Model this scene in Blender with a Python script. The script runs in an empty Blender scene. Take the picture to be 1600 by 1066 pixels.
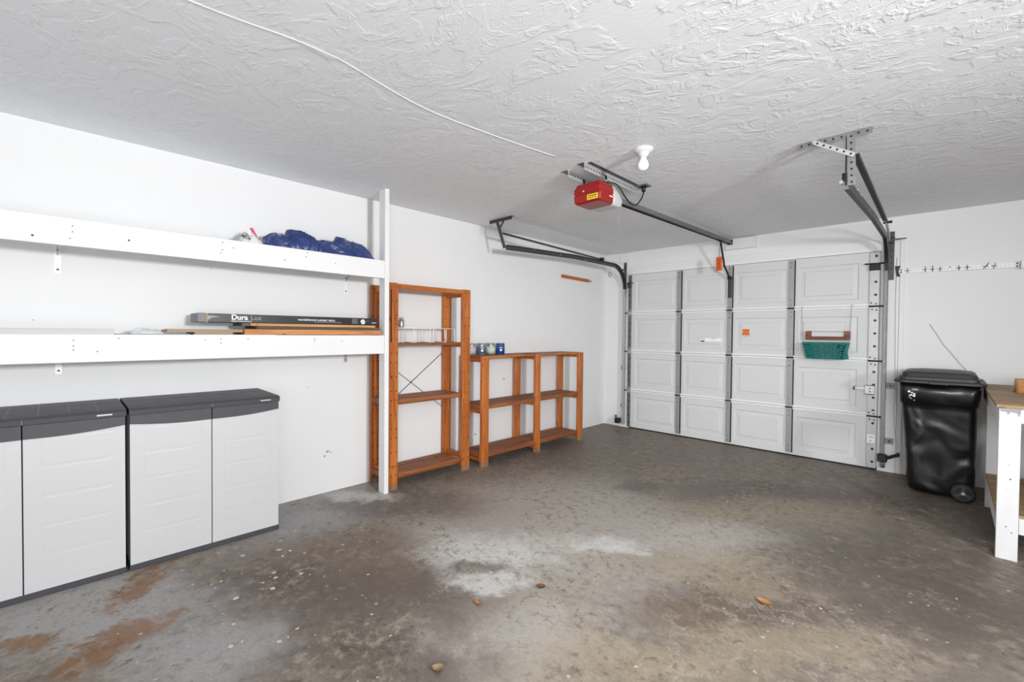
import bpy, bmesh, math, random
from mathutils import Vector, Matrix, noise as mn
random.seed(7)
C = bpy.context.scene.collection
PI = math.pi
# ------------------------------------------------------------------ camera
cam_d = bpy.data.cameras.new('camera'); cam = bpy.data.objects.new('camera', cam_d); C.objects.link(cam)
bpy.context.scene.camera = cam
cam_d.sensor_width = 36; cam_d.lens = 698.405 * 36 / 1600; cam_d.clip_start = 0.02; cam_d.clip_end = 60
YAW, PITCH, ROLL = -0.77457087, -0.01745331, 0.00878168
fw = Vector((math.sin(YAW)*math.cos(PITCH), math.cos(YAW)*math.cos(PITCH), math.sin(PITCH)))
rt = Vector((math.cos(YAW), -math.sin(YAW), 0)); up = rt.cross(fw)
r2 = math.cos(ROLL)*rt + math.sin(ROLL)*up; u2 = -math.sin(ROLL)*rt + math.cos(ROLL)*up
M = Matrix((r2, u2, -fw)).transposed().to_4x4(); M.translation = Vector((3.5835, -5.5848, 1.3013))
cam.matrix_world = M
# ------------------------------------------------------------------ world, lights, exposure
sc = bpy.context.scene
w = bpy.data.worlds.new('world'); sc.world = w; w.use_nodes = True
w.node_tree.nodes['Background'].inputs[0].default_value = (0.9, 0.95, 1, 1)
w.node_tree.nodes['Background'].inputs[1].default_value = 0.2
sc.view_settings.view_transform = 'Standard'; sc.view_settings.look = 'None'
sc.view_settings.exposure = 0.22; sc.view_settings.gamma = 1.0; sc.view_settings.use_curve_mapping = False
def area(name, loc, target, size, power, sy=None, col=(1, 1, 1), spread=180):
    d = bpy.data.lights.new(name, 'AREA'); d.energy = power; d.size = size; d.color = col
    if sy: d.shape = 'RECTANGLE'; d.size_y = sy
    d.spread = math.radians(spread)
    o = bpy.data.objects.new(name, d); C.objects.link(o); o.location = loc
    o.rotation_euler = (Vector(target) - Vector(loc)).to_track_quat('-Z', 'Y').to_euler()
    return o
area('side_lamp', (6.3, -4.65, 1.79), (0.2, -4.5, 2.6), 0.42, 126, spread=150, col=(.985, .993, 1))
area('ceiling_bounce', (3.9, -5.9, 1.0), (2.4, -4.5, 2.44), 0.8, 24, col=(.97, .985, 1))
area('rear_fill', (2.6, -7.9, 1.2), (2.2, 0, .7), 4.2, 24, 2.0, (.97, .99, 1))  # broad soft fill added behind the camera
area('front_fill', (4.4, -6.3, 1.55), (1.5, 0, .05), 1.0, 23, col=(.96, .985, 1), spread=75)
# ------------------------------------------------------------------ materials
def s2l(c):
    return tuple((x/255/12.92 if x/255 <= .04045 else ((x/255+.055)/1.055)**2.4) for x in c)
class NT:
    def __init__(s, name):
        s.m = bpy.data.materials.new(name); s.m.use_nodes = True; s.t = s.m.node_tree
        s.b = s.t.nodes['Principled BSDF']
    def n(s, t, **k):
        o = s.t.nodes.new(t)
        for a, v in k.items():
            if a in ('operation', 'data_type', 'blend_type', 'feature', 'distance', 'interpolation_type', 'noise_dimensions', 'invert', 'vector_type', 'wave_type', 'bands_direction', 'clamp_factor', 'noise_type', 'normalize'):
                setattr(o, a, v)
            elif a.startswith('i'): 
                key = int(a[1:]); 
                if isinstance(v, bpy.types.NodeSocket): s.t.links.new(v, o.inputs[key])
                else: o.inputs[key].default_value = v
        return o
    def link(s, a, b): s.t.links.new(a, b)
    def set(s, name, v):
        i = s.b.inputs[name]
        if isinstance(v, bpy.types.NodeSocket): s.t.links.new(v, i)
        else: i.default_value = v
    def mix(s, f, a, b, mode='MIX'):
        o = s.t.nodes.new('ShaderNodeMix'); o.data_type = 'RGBA'; o.blend_type = mode
        for i, v in ((0, f), (6, a), (7, b)):
            if isinstance(v, bpy.types.NodeSocket): s.t.links.new(v, o.inputs[i])
            else: o.inputs[i].default_value = v if i == 0 else (tuple(v) + (1,) if len(v) == 3 else v)
        return o.outputs[2]
    def ramp(s, f, a, b, lo=0., hi=1.):
        o = s.n('ShaderNodeMapRange', interpolation_type='SMOOTHSTEP', i0=f, i1=a, i2=b, i3=lo, i4=hi); return o.outputs[0]
    def noise(s, vec, scale, det=4, rough=.55, dist=0.):
        o = s.t.nodes.new('ShaderNodeTexNoise'); o.inputs['Scale'].default_value = scale; o.inputs['Detail'].default_value = det
        o.inputs['Roughness'].default_value = rough; o.inputs['Distortion'].default_value = dist
        if vec is not None: s.link(vec, o.inputs['Vector'])
        return o.outputs['Fac'], o.outputs['Color']
    def pos(s, scale=(1, 1, 1), obj=False):
        if obj: p = s.t.nodes.new('ShaderNodeTexCoord').outputs['Object']
        else: p = s.t.nodes.new('ShaderNodeNewGeometry').outputs['Position']
        if scale == (1, 1, 1): return p
        o = s.n('ShaderNodeVectorMath', operation='MULTIPLY', i0=p, i1=scale); return o.outputs[0]
    def bump(s, h, strength, dist):
        o = s.t.nodes.new('ShaderNodeBump'); o.inputs['Strength'].default_value = strength; o.inputs['Distance'].default_value = dist
        s.link(h, o.inputs['Height']); s.set('Normal', o.outputs[0]); return o
    def math(s, op, a, b=0.):
        o = s.n('ShaderNodeMath', operation=op, i0=a, i1=b); return o.outputs[0]
def plain(name, rgb, rough=.5, metal=0., var=.06, scale=9., bump=0., spec=None):
    k = NT(name); c = s2l(rgb); p = k.pos(obj=True); f, _ = k.noise(p, scale, 5)
    k.set('Base Color', k.mix(f, tuple(max(0, x*(1-var*1.5)) for x in c), tuple(min(1, x*(1+var)) for x in c)))
    k.set('Roughness', rough); k.set('Metallic', metal)
    if spec is not None: k.set('Specular IOR Level', spec)
    if bump: k.bump(f, .4, bump)
    return k.m
def wood(name, axis, dark, light, rough=.42):
    k = NT(name); sc_ = [22, 22, 22]; sc_[axis] = 1.4
    p = k.pos(tuple(sc_)); f, _ = k.noise(p, 1.6, 5, .6, .8)
    sc2 = [2.4, 2.4, 2.4]; sc2[axis] = .8
    f2, _ = k.noise(k.pos(tuple(sc2)), 1.5, 2)
    col = k.mix(k.ramp(f, .3, .72), s2l(light), s2l(dark))
    col = k.mix(k.ramp(f2, .35, .7, 0, .5), col, s2l(dark))
    v = k.t.nodes.new('ShaderNodeTexVoronoi'); v.inputs['Scale'].default_value = 1.0
    sv = [14, 14, 14]; sv[axis] = 7; k.link(k.pos(tuple(sv)), v.inputs['Vector'])
    knot = k.ramp(v.outputs['Distance'], .06, .16, .8, 0)
    col = k.mix(knot, col, tuple(x*.45 for x in s2l(dark)))
    k.set('Base Color', col); k.set('Roughness', rough); k.bump(f, .25, .002)
    return k.m
PD, PL = (150, 74, 24), (202, 122, 54)
wood_z = wood('stained_pine_upright', 2, PD, PL); wood_y = wood('stained_pine_long', 1, PD, PL); wood_x = wood('stained_pine_cross', 0, PD, PL)
shelf_wood = wood('stained_pine_shelf', 1, (116, 64, 32), (160, 98, 54), .6)
foot_wood = wood('weathered_pine_end', 2, (120, 84, 62), (160, 118, 88), .7)
hole_dark = plain('dark_hole', (34, 18, 10), .8)
bench_wood = wood('worn_plywood_top', 0, (120, 92, 62), (188, 158, 116), .6)
ply_edge = wood('plywood_edge', 1, (190, 134, 74), (222, 172, 112), .6)
card_brown = wood('fibreboard_edge', 1, (170, 104, 56), (214, 150, 92), .6)
dark_board = plain('dark_mottled_board', (92, 84, 74), .8, var=.5, scale=60)
white_wall = None
def mk_wall():
    k = NT('white_wall_paint'); p = k.pos(); f, _ = k.noise(p, 26, 3); f2, _ = k.noise(p, 1.1, 3)
    k.set('Base Color', k.mix(f2, s2l((226, 226, 226)), s2l((233, 233, 233)))); k.set('Roughness', .6); k.bump(f, .12, .003); return k.m
white_wall = mk_wall()
def mk_ceiling():
    k = NT('troweled_ceiling'); p = k.pos((.62, .8, 1))
    big, bc = k.noise(p, 2.6, 3, .5, 1.2)
    w1, _ = k.noise(p, 6.0, 6, .62, 1.2)
    ridge = k.math('ABSOLUTE', k.math('SUBTRACT', w1, .5))
    ridge = k.ramp(ridge, .0, .045, 1, 0)
    plate, _ = k.noise(p, 5.0, 2, .5, 2.4)
    pl = k.ramp(plate, .47, .52)
    fine, _ = k.noise(k.pos((1, 2.2, 1)), 34, 5, .65, .6)
    mask = k.ramp(big, .42, .6)
    vor = k.t.nodes.new('ShaderNodeTexVoronoi'); vor.feature = 'DISTANCE_TO_EDGE'; vor.inputs['Scale'].default_value = 24
    sm = k.n('ShaderNodeVectorMath', operation='MULTIPLY_ADD', i0=bc, i1=(.9, .9, 0), i2=p); k.link(sm.outputs[0], vor.inputs['Vector'])
    crk = k.ramp(vor.outputs['Distance'], 0, .07, 1, 0)
    h = k.math('ADD', k.math('MULTIPLY', k.math('MULTIPLY', ridge, k.ramp(plate, .38, .56)), .75), k.math('MULTIPLY', pl, .5))
    h = k.math('ADD', h, k.math('MULTIPLY', k.math('MULTIPLY', crk, mask), .45))
    h = k.math('ADD', h, k.math('MULTIPLY', fine, .55))
    k.set('Base Color', s2l((234, 236, 240)) + (1,)); k.set('Roughness', .75); k.bump(h, .26, .010); return k.m
ceil_m = mk_ceiling()
PATCH = [('grey', -2.811, -3.144, 0.594, 0.718), ('grey', -3.235, -4.425, 0.549, 0.33), ('grey', -2.549, -4.688, 0.282, 0.218), ('lgrey', -1.096, -3.406, 1.071, 1.043), ('lgrey', -1.361, -4.582, 0.434, 0.283), ('lgrey', -0.017, -3.692, 0.483, 0.347), ('dark', -2.199, -3.132, 0.621, 0.325), ('brown', -2.341, -3.947, 0.536, 0.391), ('dark', -1.952, -4.316, 0.585, 0.314), ('dark', -1.833, -4.759, 0.448, 0.169), ('dark', -2.578, -4.217, 0.39, 0.197), ('dark', -1.913, -1.39, 0.937, 0.627), ('dark', 0.638, -2.863, 0.736, 0.35), ('dark', -0.26, -2.684, 0.177, 0.178), ('dark', 1.575, -3.043, 0.603, 0.342), ('dark', 0.649, -3.923, 0.67, 0.293), ('dark', -0.096, -4.336, 0.53, 0.229), ('brown', -0.499, -4.429, 0.27, 0.144), ('dark', 0.77, -4.38, 0.427, 0.297), ('tan', -0.275, -3.953, 0.478, 0.216), ('tan', -0.821, -4.715, 0.489, 0.157), ('tan', -0.1, -4.634, 0.406, 0.156), ('tan', 0.65, -3.2, 0.814, 0.265), ('tan', -0.084, -4.219, 0.332, 0.105), ('white', -1.447, -3.861, 0.359, 0.232), ('white', -0.778, -3.745, 0.239, 0.093), ('white', -1.451, -4.172, 0.222, 0.073), ('dark', -1.474, -4.072, 0.154, 0.073), ('white', -2.553, -2.97, 0.302, 0.111), ('rust', -3.203, -4.282, 0.063, 0.197), ('rust', -2.983, -4.574, 0.126, 0.141), ('rust', -2.984, -4.718, 0.087, 0.05), ('rust', -3.311, -4.678, 0.094, 0.06), ('rust', -3.109, -4.692, 0.047, 0.026), ('rust', -3.04, -4.821, 0.058, 0.051), ('rust', -3.09, -4.78, 0.027, 0.017), ('rust', -3.283, -4.133, 0.027, 0.075)]
PCOL = {'grey': ((160, 158, 158), .85), 'lgrey': ((172, 166, 158), .8), 'dark': ((92, 82, 75), .72), 'brown': ((108, 90, 74), .7), 'tan': ((150, 136, 116), .6), 'white': ((206, 205, 202), .75), 'rust': ((126, 84, 42), .8)}
def mk_floor():
    k = NT('stained_concrete'); p = k.pos()
    n1f, n1 = k.noise(p, 2.2, 6, .62, .6); n2f, n2 = k.noise(p, 9, 5, .65); n3f, _ = k.noise(p, 55, 4, .7)
    base = k.mix(k.ramp(n1f, .32, .68), s2l((112, 103, 94)), s2l((136, 126, 113)))
    base = k.mix(k.ramp(n2f, .3, .75, 0, .4), base, s2l((80, 72, 66)))
    # warp
    d = k.n('ShaderNodeVectorMath', operation='SUBTRACT', i0=n1, i1=(.5, .5, .5)).outputs[0]
    d2 = k.n('ShaderNodeVectorMath', operation='SUBTRACT', i0=n2, i1=(.5, .5, .5)).outputs[0]
    q = k.n('ShaderNodeVectorMath', operation='MULTIPLY_ADD', i0=d, i1=(.5, .5, 0), i2=p).outputs[0]
    q = k.n('ShaderNodeVectorMath', operation='MULTIPLY_ADD', i0=d2, i1=(.22, .22, 0), i2=q).outputs[0]
    ux = k.n('ShaderNodeVectorMath', operation='DOT_PRODUCT', i0=q, i1=(.71472, .69941, 0)).outputs['Value']
    vx = k.n('ShaderNodeVectorMath', operation='DOT_PRODUCT', i0=q, i1=(-.69941, .71472, 0)).outputs['Value']
    uvn = k.t.nodes.new('ShaderNodeCombineXYZ'); k.link(ux, uvn.inputs[0]); k.link(vx, uvn.inputs[1]); uv = uvn.outputs[0]
    mf, _ = k.noise(p, 20, 8, .74, .5); mott = k.math('MULTIPLY', k.math('SUBTRACT', mf, .5), 1.5)
    for kind, cu, cv, a, b in PATCH:
        a = max(a, .02); b = max(b, .02)
        e = k.n('ShaderNodeVectorMath', operation='MULTIPLY_ADD', i0=uv, i1=(1/a, 1/b, 0), i2=(-cu/a, -cv/b, 0)).outputs[0]
        l = k.n('ShaderNodeVectorMath', operation='LENGTH', i0=e).outputs['Value']
        soft = {'rust': (1.35, .6), 'white': (1.6, .35)}.get(kind, (1.4, .45))
        l = k.math('ADD', l, mott); col, st = PCOL[kind]
        base = k.mix(k.ramp(l, soft[1], soft[0], st, 0), base, s2l(col))
    # mottled scuffs
    m, _ = k.noise(p, 16, 8, .72, .4)
    zone = k.ramp(n1f, .40, .62, .15, 1)
    base = k.mix(k.math('MULTIPLY', k.ramp(m, .48, .64, 0, .75), zone), base, s2l((160, 150, 134)))
    m2, _ = k.noise(p, 18, 8, .78, .5)
    base = k.mix(k.math('MULTIPLY', k.ramp(m2, .52, .62, 0, .7), k.ramp(n1f, .40, .62, .2, .9)), base, s2l((66, 56, 48)))
    base = k.mix(k.ramp(n3f, .35, .7, 0, .18), base, s2l((60, 54, 50)))
    # hairline cracks near the middle
    vor = k.t.nodes.new('ShaderNodeTexVoronoi'); vor.feature = 'DISTANCE_TO_EDGE'; vor.inputs['Scale'].default_value = 5.5
    k.link(k.n('ShaderNodeVectorMath', operation='MULTIPLY_ADD', i0=n2, i1=(.35, .35, 0), i2=p).outputs[0], vor.inputs['Vector'])
    cm = k.n('ShaderNodeVectorMath', operation='DISTANCE', i0=p, i1=(2.9, -3.5, 0)).outputs['Value']
    base = k.mix(k.math('MULTIPLY', k.ramp(vor.outputs['Distance'], 0, .028, 1, 0), k.ramp(cm, .3, 1.2, .55, 0)), base, s2l((160, 150, 138)))
    # paint specks
    for scale, th, reg, c in ((30, .22, None, .5), (19, .28, (1.15, -4.82, .75), .95), (15, .12, None, .85)):
        v = k.t.nodes.new('ShaderNodeTexVoronoi'); v.inputs['Scale'].default_value = scale
        k.link(k.n('ShaderNodeVectorMath', operation='MULTIPLY_ADD', i0=n2, i1=(.06, .06, 0), i2=p).outputs[0], v.inputs['Vector'])
        sep = k.t.nodes.new('ShaderNodeSeparateColor'); k.link(v.outputs['Color'], sep.inputs[0])
        on = k.ramp(sep.outputs[0], .80 if reg is None else .62, .82 if reg is None else .64)
        sz = k.math('MULTIPLY', sep.outputs[1], th)
        dot = k.math('LESS_THAN', v.outputs['Distance'], sz)
        f = k.math('MULTIPLY', k.math('MULTIPLY', dot, on), c)
        if reg:
            dd = k.n('ShaderNodeVectorMath', operation='DISTANCE', i0=p, i1=(reg[0], reg[1], 0)).outputs['Value']
            f = k.math('MULTIPLY', f, k.ramp(dd, reg[2]*.5, reg[2], 1, 0))
        base = k.mix(f, base, s2l((205, 200, 190)))
    k.set('Base Color', base); k.set('Roughness', k.ramp(n1f, .3, .7, .42, .62)); k.set('Specular IOR Level', .4)
    h = k.math('ADD', k.math('MULTIPLY', n3f, .4), m2); k.bump(h, .2, .002); return k.m
floor_m = mk_floor()
white_paint = plain('white_board_paint', (230, 230, 230), .5, var=.03, scale=5)
def mk_scuffed():
    k = NT('scuffed_white_paint'); p = k.pos((6, 6, 22)); f, _ = k.noise(p, 2.2, 5, .7); g, _ = k.noise(k.pos((9, 9, 1.5)), 2, 4)
    c = k.mix(g, s2l((205, 205, 204)), s2l((226, 226, 225))); c = k.mix(k.ramp(f, .66, .74, 0, .6), c, s2l((110, 106, 100)))
    k.set('Base Color', c); k.set('Roughness', .55); return k.m
scuffed = mk_scuffed()
door_white = plain('white_steel_door', (214, 214, 214), .45, var=.03, scale=3)
rail_white = plain('white_steel_edge', (240, 240, 240), .35, var=.02)
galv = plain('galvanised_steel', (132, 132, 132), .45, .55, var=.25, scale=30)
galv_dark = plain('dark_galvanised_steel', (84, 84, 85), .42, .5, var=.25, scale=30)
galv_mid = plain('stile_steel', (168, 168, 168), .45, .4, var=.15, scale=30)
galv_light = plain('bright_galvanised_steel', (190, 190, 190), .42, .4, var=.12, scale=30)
black_steel = plain('black_steel', (30, 30, 31), .45, .3)
bolt_m = plain('dark_bolt', (52, 52, 52), .4, .6)
red_plastic = plain('red_plastic', (142, 22, 18), .32, var=.08)
lens_m = plain('frosted_lens', (184, 184, 184), .35, var=.02)
yellow_m = plain('yellow_label', (238, 208, 44), .5, var=.02)
black_m = plain('black_rubber', (20, 20, 21), .5)
ink_m = plain('dark_ink', (38, 34, 30), .6)
orange_m = plain('orange_plastic', (226, 96, 20), .45, var=.06)
label_orange = plain('orange_sticker', (240, 132, 20), .5)
label_red = plain('red_sticker_band', (196, 62, 26), .5)
label_white = plain('white_sticker', (246, 246, 246), .5, var=.01)
charcoal = plain('charcoal_plastic', (66, 66, 71), .5, var=.12, scale=14, bump=.001)
worn_line = plain('worn_pale_groove', (128, 128, 130), .6)
cab_white = plain('pale_grey_plastic', (200, 200, 201), .42, var=.02, scale=3)
dark_gap = plain('dark_gap', (24, 24, 25), .8)
teal_m = plain('teal_plastic', (0, 116, 112), .4, var=.06)
brownwood = wood('brown_hanger_wood', 0, (96, 48, 24), (150, 86, 50), .5)
paper_m = plain('pale_paper', (214, 216, 212), .6)
bulb_m = NT('opal_bulb'); bulb_m.set('Base Color', (.6, .6, .6, 1)); bulb_m.set('Roughness', .25); bulb_m.set('Emission Color', (1, 1, 1, 1)); bulb_m.set('Emission Strength', .35); bulb_m = bulb_m.m
porcelain = plain('white_porcelain', (206, 206, 206), .25, var=.01)
wire_m = plain('pale_wire', (196, 196, 194), .5)
greywire_m = plain('grey_cord', (140, 140, 140), .6)
clear_white = plain('clear_film', (226, 228, 230), .2, var=.05, scale=20)
pink_m = plain('pink_plastic', (214, 78, 104), .35)
box_black = plain('black_printed_card', (40, 40, 46), .4, var=.05)
box_grey = plain('grey_card_end', (124, 124, 128), .55)
tape_m = plain('brown_tape', (150, 128, 100), .5)
ink_white = plain('white_ink', (236, 236, 236), .5, var=.01)
ink_grey = plain('grey_ink', (150, 150, 152), .5)
mdf_grey = plain('grey_foam_board', (196, 196, 197), .6, var=.02)
leaf_m = plain('dry_orange_leaf', (168, 112, 66), .6, var=.2, scale=60)
leaf_tan = plain('dry_tan_leaf', (132, 110, 86), .7, var=.25, scale=60)
leaf_brown = plain('dry_brown_leaf', (104, 70, 42), .7, var=.2, scale=60)
tin_m = plain('tin_lid', (170, 172, 172), .3, .7)
grey_dark = plain('dark_grey_panel', (88, 90, 94), .7)
def mk_bin():
    k = NT('black_bin_plastic'); p = k.pos((1, 1, 1)); f, _ = k.noise(p, 4.0, 1, .4, .9)
    k.set('Base Color', s2l((12, 12, 13)) + (1,)); g, _ = k.noise(p, 90, 3); k.set('Roughness', k.ramp(f, .3, .7, .28, .42)); k.bump(f, .6, .06); return k.m
bin_m = mk_bin()
bin_lid_m = plain('bin_lid_plastic', (44, 44, 45), .5, var=.08)
def mk_tarp():
    k = NT('blue_satin_cloth'); f, _ = k.noise(k.pos((1.2, 1, 1)), 9, 1, .4, .8)
    k.set('Base Color', k.mix(f, s2l((26, 38, 84)), s2l((60, 82, 140)))); k.set('Roughness', .34); k.bump(f, .7, .03); return k.m  # lighter blue follows the bump height, painting highlights into the cloth colour
tarp_m = mk_tarp()
# ------------------------------------------------------------------ mesh helpers
class MB:
    def __init__(s): s.bm = bmesh.new(); s.mats = []
    def mi(s, m):
        if m is None: return 0
        if m not in s.mats: s.mats.append(m)
        return s.mats.index(m)
    def _fin(s, vs, m, smooth=False):
        i = s.mi(m); fs = set()
        for v in vs:
            for f in v.link_faces: fs.add(f)
        for f in fs: f.material_index = i; f.smooth = smooth
    def box(s, x0, x1, y0, y1, z0, z1, m=None, bev=0., seg=1):
        g = bmesh.ops.create_cube(s.bm, size=1.0); vs = g['verts']
        bmesh.ops.scale(s.bm, vec=(abs(x1-x0), abs(y1-y0), abs(z1-z0)), verts=vs)
        bmesh.ops.translate(s.bm, vec=((x0+x1)/2, (y0+y1)/2, (z0+z1)/2), verts=vs)
        if bev:
            es = set(e for v in vs for e in v.link_edges)
            before = set(s.bm.faces)
            r = bmesh.ops.bevel(s.bm, geom=list(es), offset=bev, segments=seg, affect='EDGES', profile=.5)
            vs = set(v for f in r['faces'] for v in f.verts) | set(v for v in vs if v.is_valid)
        s._fin([v for v in vs if v.is_valid], m); return s
    def obox(s, c, ax, ay, az, sx, sy, sz, m=None):
        g = bmesh.ops.create_cube(s.bm, size=1.0); vs = g['verts']
        ax, ay, az = (Vector(a).normalized() for a in (ax, ay, az))
        for v in vs: v.co = Vector(c) + ax*(v.co.x*sx) + ay*(v.co.y*sy) + az*(v.co.z*sz)
        s._fin(vs, m); return s
    def beam(s, p0, p1, wdt, hgt, upv=(0, 0, 1), m=None):
        p0, p1 = Vector(p0), Vector(p1); d = (p1-p0); L = d.length; d.normalize()
        u = Vector(upv); sd = d.cross(u).normalized(); u = sd.cross(d).normalized()
        return s.obox((p0+p1)/2, d, sd, u, L, wdt, hgt, m)
    def cyl(s, p0, p1, r, r2=None, seg=16, m=None, smooth=True, cap=True):
        p0, p1 = Vector(p0), Vector(p1); d = p1-p0; L = d.length
        g = bmesh.ops.create_cone(s.bm, cap_ends=cap, segments=seg, radius1=r, radius2=r if r2 is None else r2, depth=L)
        q = d.to_track_quat('Z', 'Y').to_matrix(); vs = g['verts']
        for v in vs: v.co = q @ v.co + (p0+p1)/2
        s._fin(vs, m, smooth)
        for v in vs:
            for f in v.link_faces:
                if len(f.verts) > 4: f.smooth = False
        return s
    def tube(s, pts, r, seg=8, m=None, closed=False):
        pts = [Vector(p) for p in pts]; rings = []; n = len(pts)
        prev = None
        for i, p in enumerate(pts):
            if closed: d = pts[(i+1) % n]-pts[i-1]
            else: d = pts[min(i+1, n-1)]-pts[max(i-1, 0)]
            d.normalize()
            if prev is None:
                a = Vector((0, 0, 1)) if abs(d.z) < .9 else Vector((1, 0, 0)); u = d.cross(a).normalized()
            else: u = (prev - d*prev.dot(d)).normalized()
            prev = u; v = d.cross(u)
            rings.append([s.bm.verts.new(p + (u*math.cos(t)+v*math.sin(t))*r) for t in [2*PI*j/seg for j in range(seg)]])
        i = s.mi(m); cnt = n if closed else n-1
        for a in range(cnt):
            A, B = rings[a], rings[(a+1) % n]
            for j in range(seg):
                f = s.bm.faces.new((A[j], A[(j+1) % seg], B[(j+1) % seg], B[j])); f.smooth = True; f.material_index = i
        if not closed:
            for R_ in (rings[0][::-1], rings[-1]): s.bm.faces.new(R_).material_index = i
        return s
    def lathe(s, prof, o=(0, 0, 0), seg=28, m=None, ax='z'):
        rings = []; o = Vector(o)
        for (r, z) in prof:
            ring = []
            for j in range(seg):
                t = 2*PI*j/seg; a, b = r*math.cos(t), r*math.sin(t)
                co = {'z': (a, b, z), 'y': (a, z, b), 'x': (z, a, b)}[ax]
                ring.append(s.bm.verts.new(o+Vector(co)))
            rings.append(ring)
        i = s.mi(m)
        for A, B in zip(rings, rings[1:]):
            for j in range(seg):
                f = s.bm.faces.new((A[j], A[(j+1) % seg], B[(j+1) % seg], B[j])); f.smooth = True; f.material_index = i
        s.bm.faces.new(rings[0][::-1]).material_index = i; s.bm.faces.new(rings[-1]).material_index = i
        return s
    def prism(s, poly, axis, a, b, m=None, smooth=False):
        def mk(p, t): 
            return {0: (t, p[0], p[1]), 1: (p[0], t, p[1]), 2: (p[0], p[1], t)}[axis]
        A = [s.bm.verts.new(mk(p, a)) for p in poly]; B = [s.bm.verts.new(mk(p, b)) for p in poly]; n = len(poly); i = s.mi(m)
        fs = [s.bm.faces.new(A), s.bm.faces.new(B[::-1])]
        for j in range(n):
            f = s.bm.faces.new((A[j], B[j], B[(j+1) % n], A[(j+1) % n])); f.smooth = smooth; fs.append(f)
        for f in fs: f.material_index = i
        return s
    def loft(s, rings, m=None, smooth=True, capa=True, capb=True):
        R_ = [[s.bm.verts.new(p) for p in r] for r in rings]; i = s.mi(m); n = len(R_[0])
        for A, B in zip(R_, R_[1:]):
            for j in range(n):
                f = s.bm.faces.new((A[j], A[(j+1) % n], B[(j+1) % n], B[j])); f.smooth = smooth; f.material_index = i
        if capa: s.bm.faces.new(R_[0][::-1]).material_index = i
        if capb: s.bm.faces.new(R_[-1]).material_index = i
        return s
    def grid(s, P, m=None, smooth=True):
        V = [[s.bm.verts.new(p) for p in r] for r in P]; i = s.mi(m)
        for a in range(len(V)-1):
            for b in range(len(V[0])-1):
                f = s.bm.faces.new((V[a][b], V[a+1][b], V[a+1][b+1], V[a][b+1])); f.smooth = smooth; f.material_index = i
        return s
def obj(name, mb, mat=None, parent=None, recalc=True):
    bm = mb.bm
    if recalc: bmesh.ops.recalc_face_normals(bm, faces=bm.faces[:])
    me = bpy.data.meshes.new(name)
    o = bpy.data.objects.new(name, me); C.objects.link(o)
    if mb.mats:
        for m in mb.mats: me.materials.append(m)
    else: me.materials.append(mat)
    vs = bm.verts
    if parent is not None:
        off = world_loc(parent); o.parent = parent
        for v in vs: v.co -= off
    else:
        lo = Vector((min(v.co.x for v in vs), min(v.co.y for v in vs), min(v.co.z for v in vs)))
        hi = Vector((max(v.co.x for v in vs), max(v.co.y for v in vs), max(v.co.z for v in vs)))
        c = Vector(((lo.x+hi.x)/2, (lo.y+hi.y)/2, lo.z)); o.location = c
        for v in vs: v.co -= c
    bm.to_mesh(me); bm.free(); return o
def world_loc(o):
    l = Vector((0, 0, 0))
    while o is not None: l += o.location; o = o.parent
    return l
def tag(o, label=None, cat=None, group=None, kind=None):
    if label: o['label'] = label
    if cat: o['category'] = cat
    if group: o['group'] = group
    if kind: o['kind'] = kind
    return o
def thing(name, loc, label, cat, group=None):
    o = bpy.data.objects.new(name, None); C.objects.link(o); o.location = loc; o.empty_display_size = .1
    return tag(o, label, cat, group)
def struct(name, mb, mat=None, label=None, cat=None, parent=None):
    o = obj(name, mb, mat, parent)
    o['kind'] = 'structure'
    if label: o['label'] = label
    if cat: o['category'] = cat
    return o
def text(name, body, size, origin, X, Y, mat, parent, depth=.0006, align='LEFT', bold=0., sx=1.):
    cu = bpy.data.curves.new('t', 'FONT'); cu.body = body; cu.size = size; cu.extrude = depth; cu.align_x = align; cu.offset = bold
    t = bpy.data.objects.new('t', cu); C.objects.link(t); dg = bpy.context.evaluated_depsgraph_get(); dg.update()
    me = bpy.data.meshes.new_from_object(t.evaluated_get(dg)); bpy.data.objects.remove(t)
    X, Y = Vector(X).normalized(), Vector(Y).normalized(); Z = X.cross(Y); off = world_loc(parent)
    for v in me.vertices: v.co = Vector(origin) + X*(v.co.x*sx) + Y*v.co.y + Z*v.co.z - off
    me.materials.clear(); me.materials.append(mat)
    o = bpy.data.objects.new(name, me); C.objects.link(o); o.parent = parent; return o
H = 2.44; XR = 7.0; YB = -8.2
# ------------------------------------------------------------------ room
struct('floor', MB().box(-.15, XR+.15, YB-.15, .15, -.12, 0, floor_m), None, 'stained bare concrete garage floor with pale and rust coloured patches', 'floor')
struct('ceiling', MB().box(-.15, XR+.15, YB-.15, .15, H, H+.12, ceil_m), None, 'white trowel-textured ceiling', 'ceiling')
wl_m = MB().box(-.15, 0, YB-.15, .15, 0, H, white_wall)
chip = plain('bare_plaster_chip', (150, 150, 150), .8, var=.4, scale=80)
for (y, z, rr) in [(-4.052, .329, .009), (-4.04, .331, .006), (-4.021, .318, .006), (-4.073, .296, .008), (-2.465, .221, .010), (-2.48, .232, .006), (-2.50, .166, .007), (-2.052, .787, .010), (-2.035, .785, .006), (-4.209, .866, .004), (-4.843, 1.72, .003), (-5.669, 1.351, .003)]:
    wl_m.cyl((-.001, y, z), (.0006, y, z), rr, seg=7, m=chip)
struct('wall_left', wl_m, None, 'plain white wall behind the shelves', 'wall')
struct('wall_right', MB().box(XR, XR+.15, YB-.15, .15, 0, H, white_wall), None, 'white wall on the right side of the garage', 'wall')
struct('wall_back', MB().box(0, XR, YB-.15, YB, 0, H, white_wall), None, 'white wall behind the viewer', 'wall')
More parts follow.
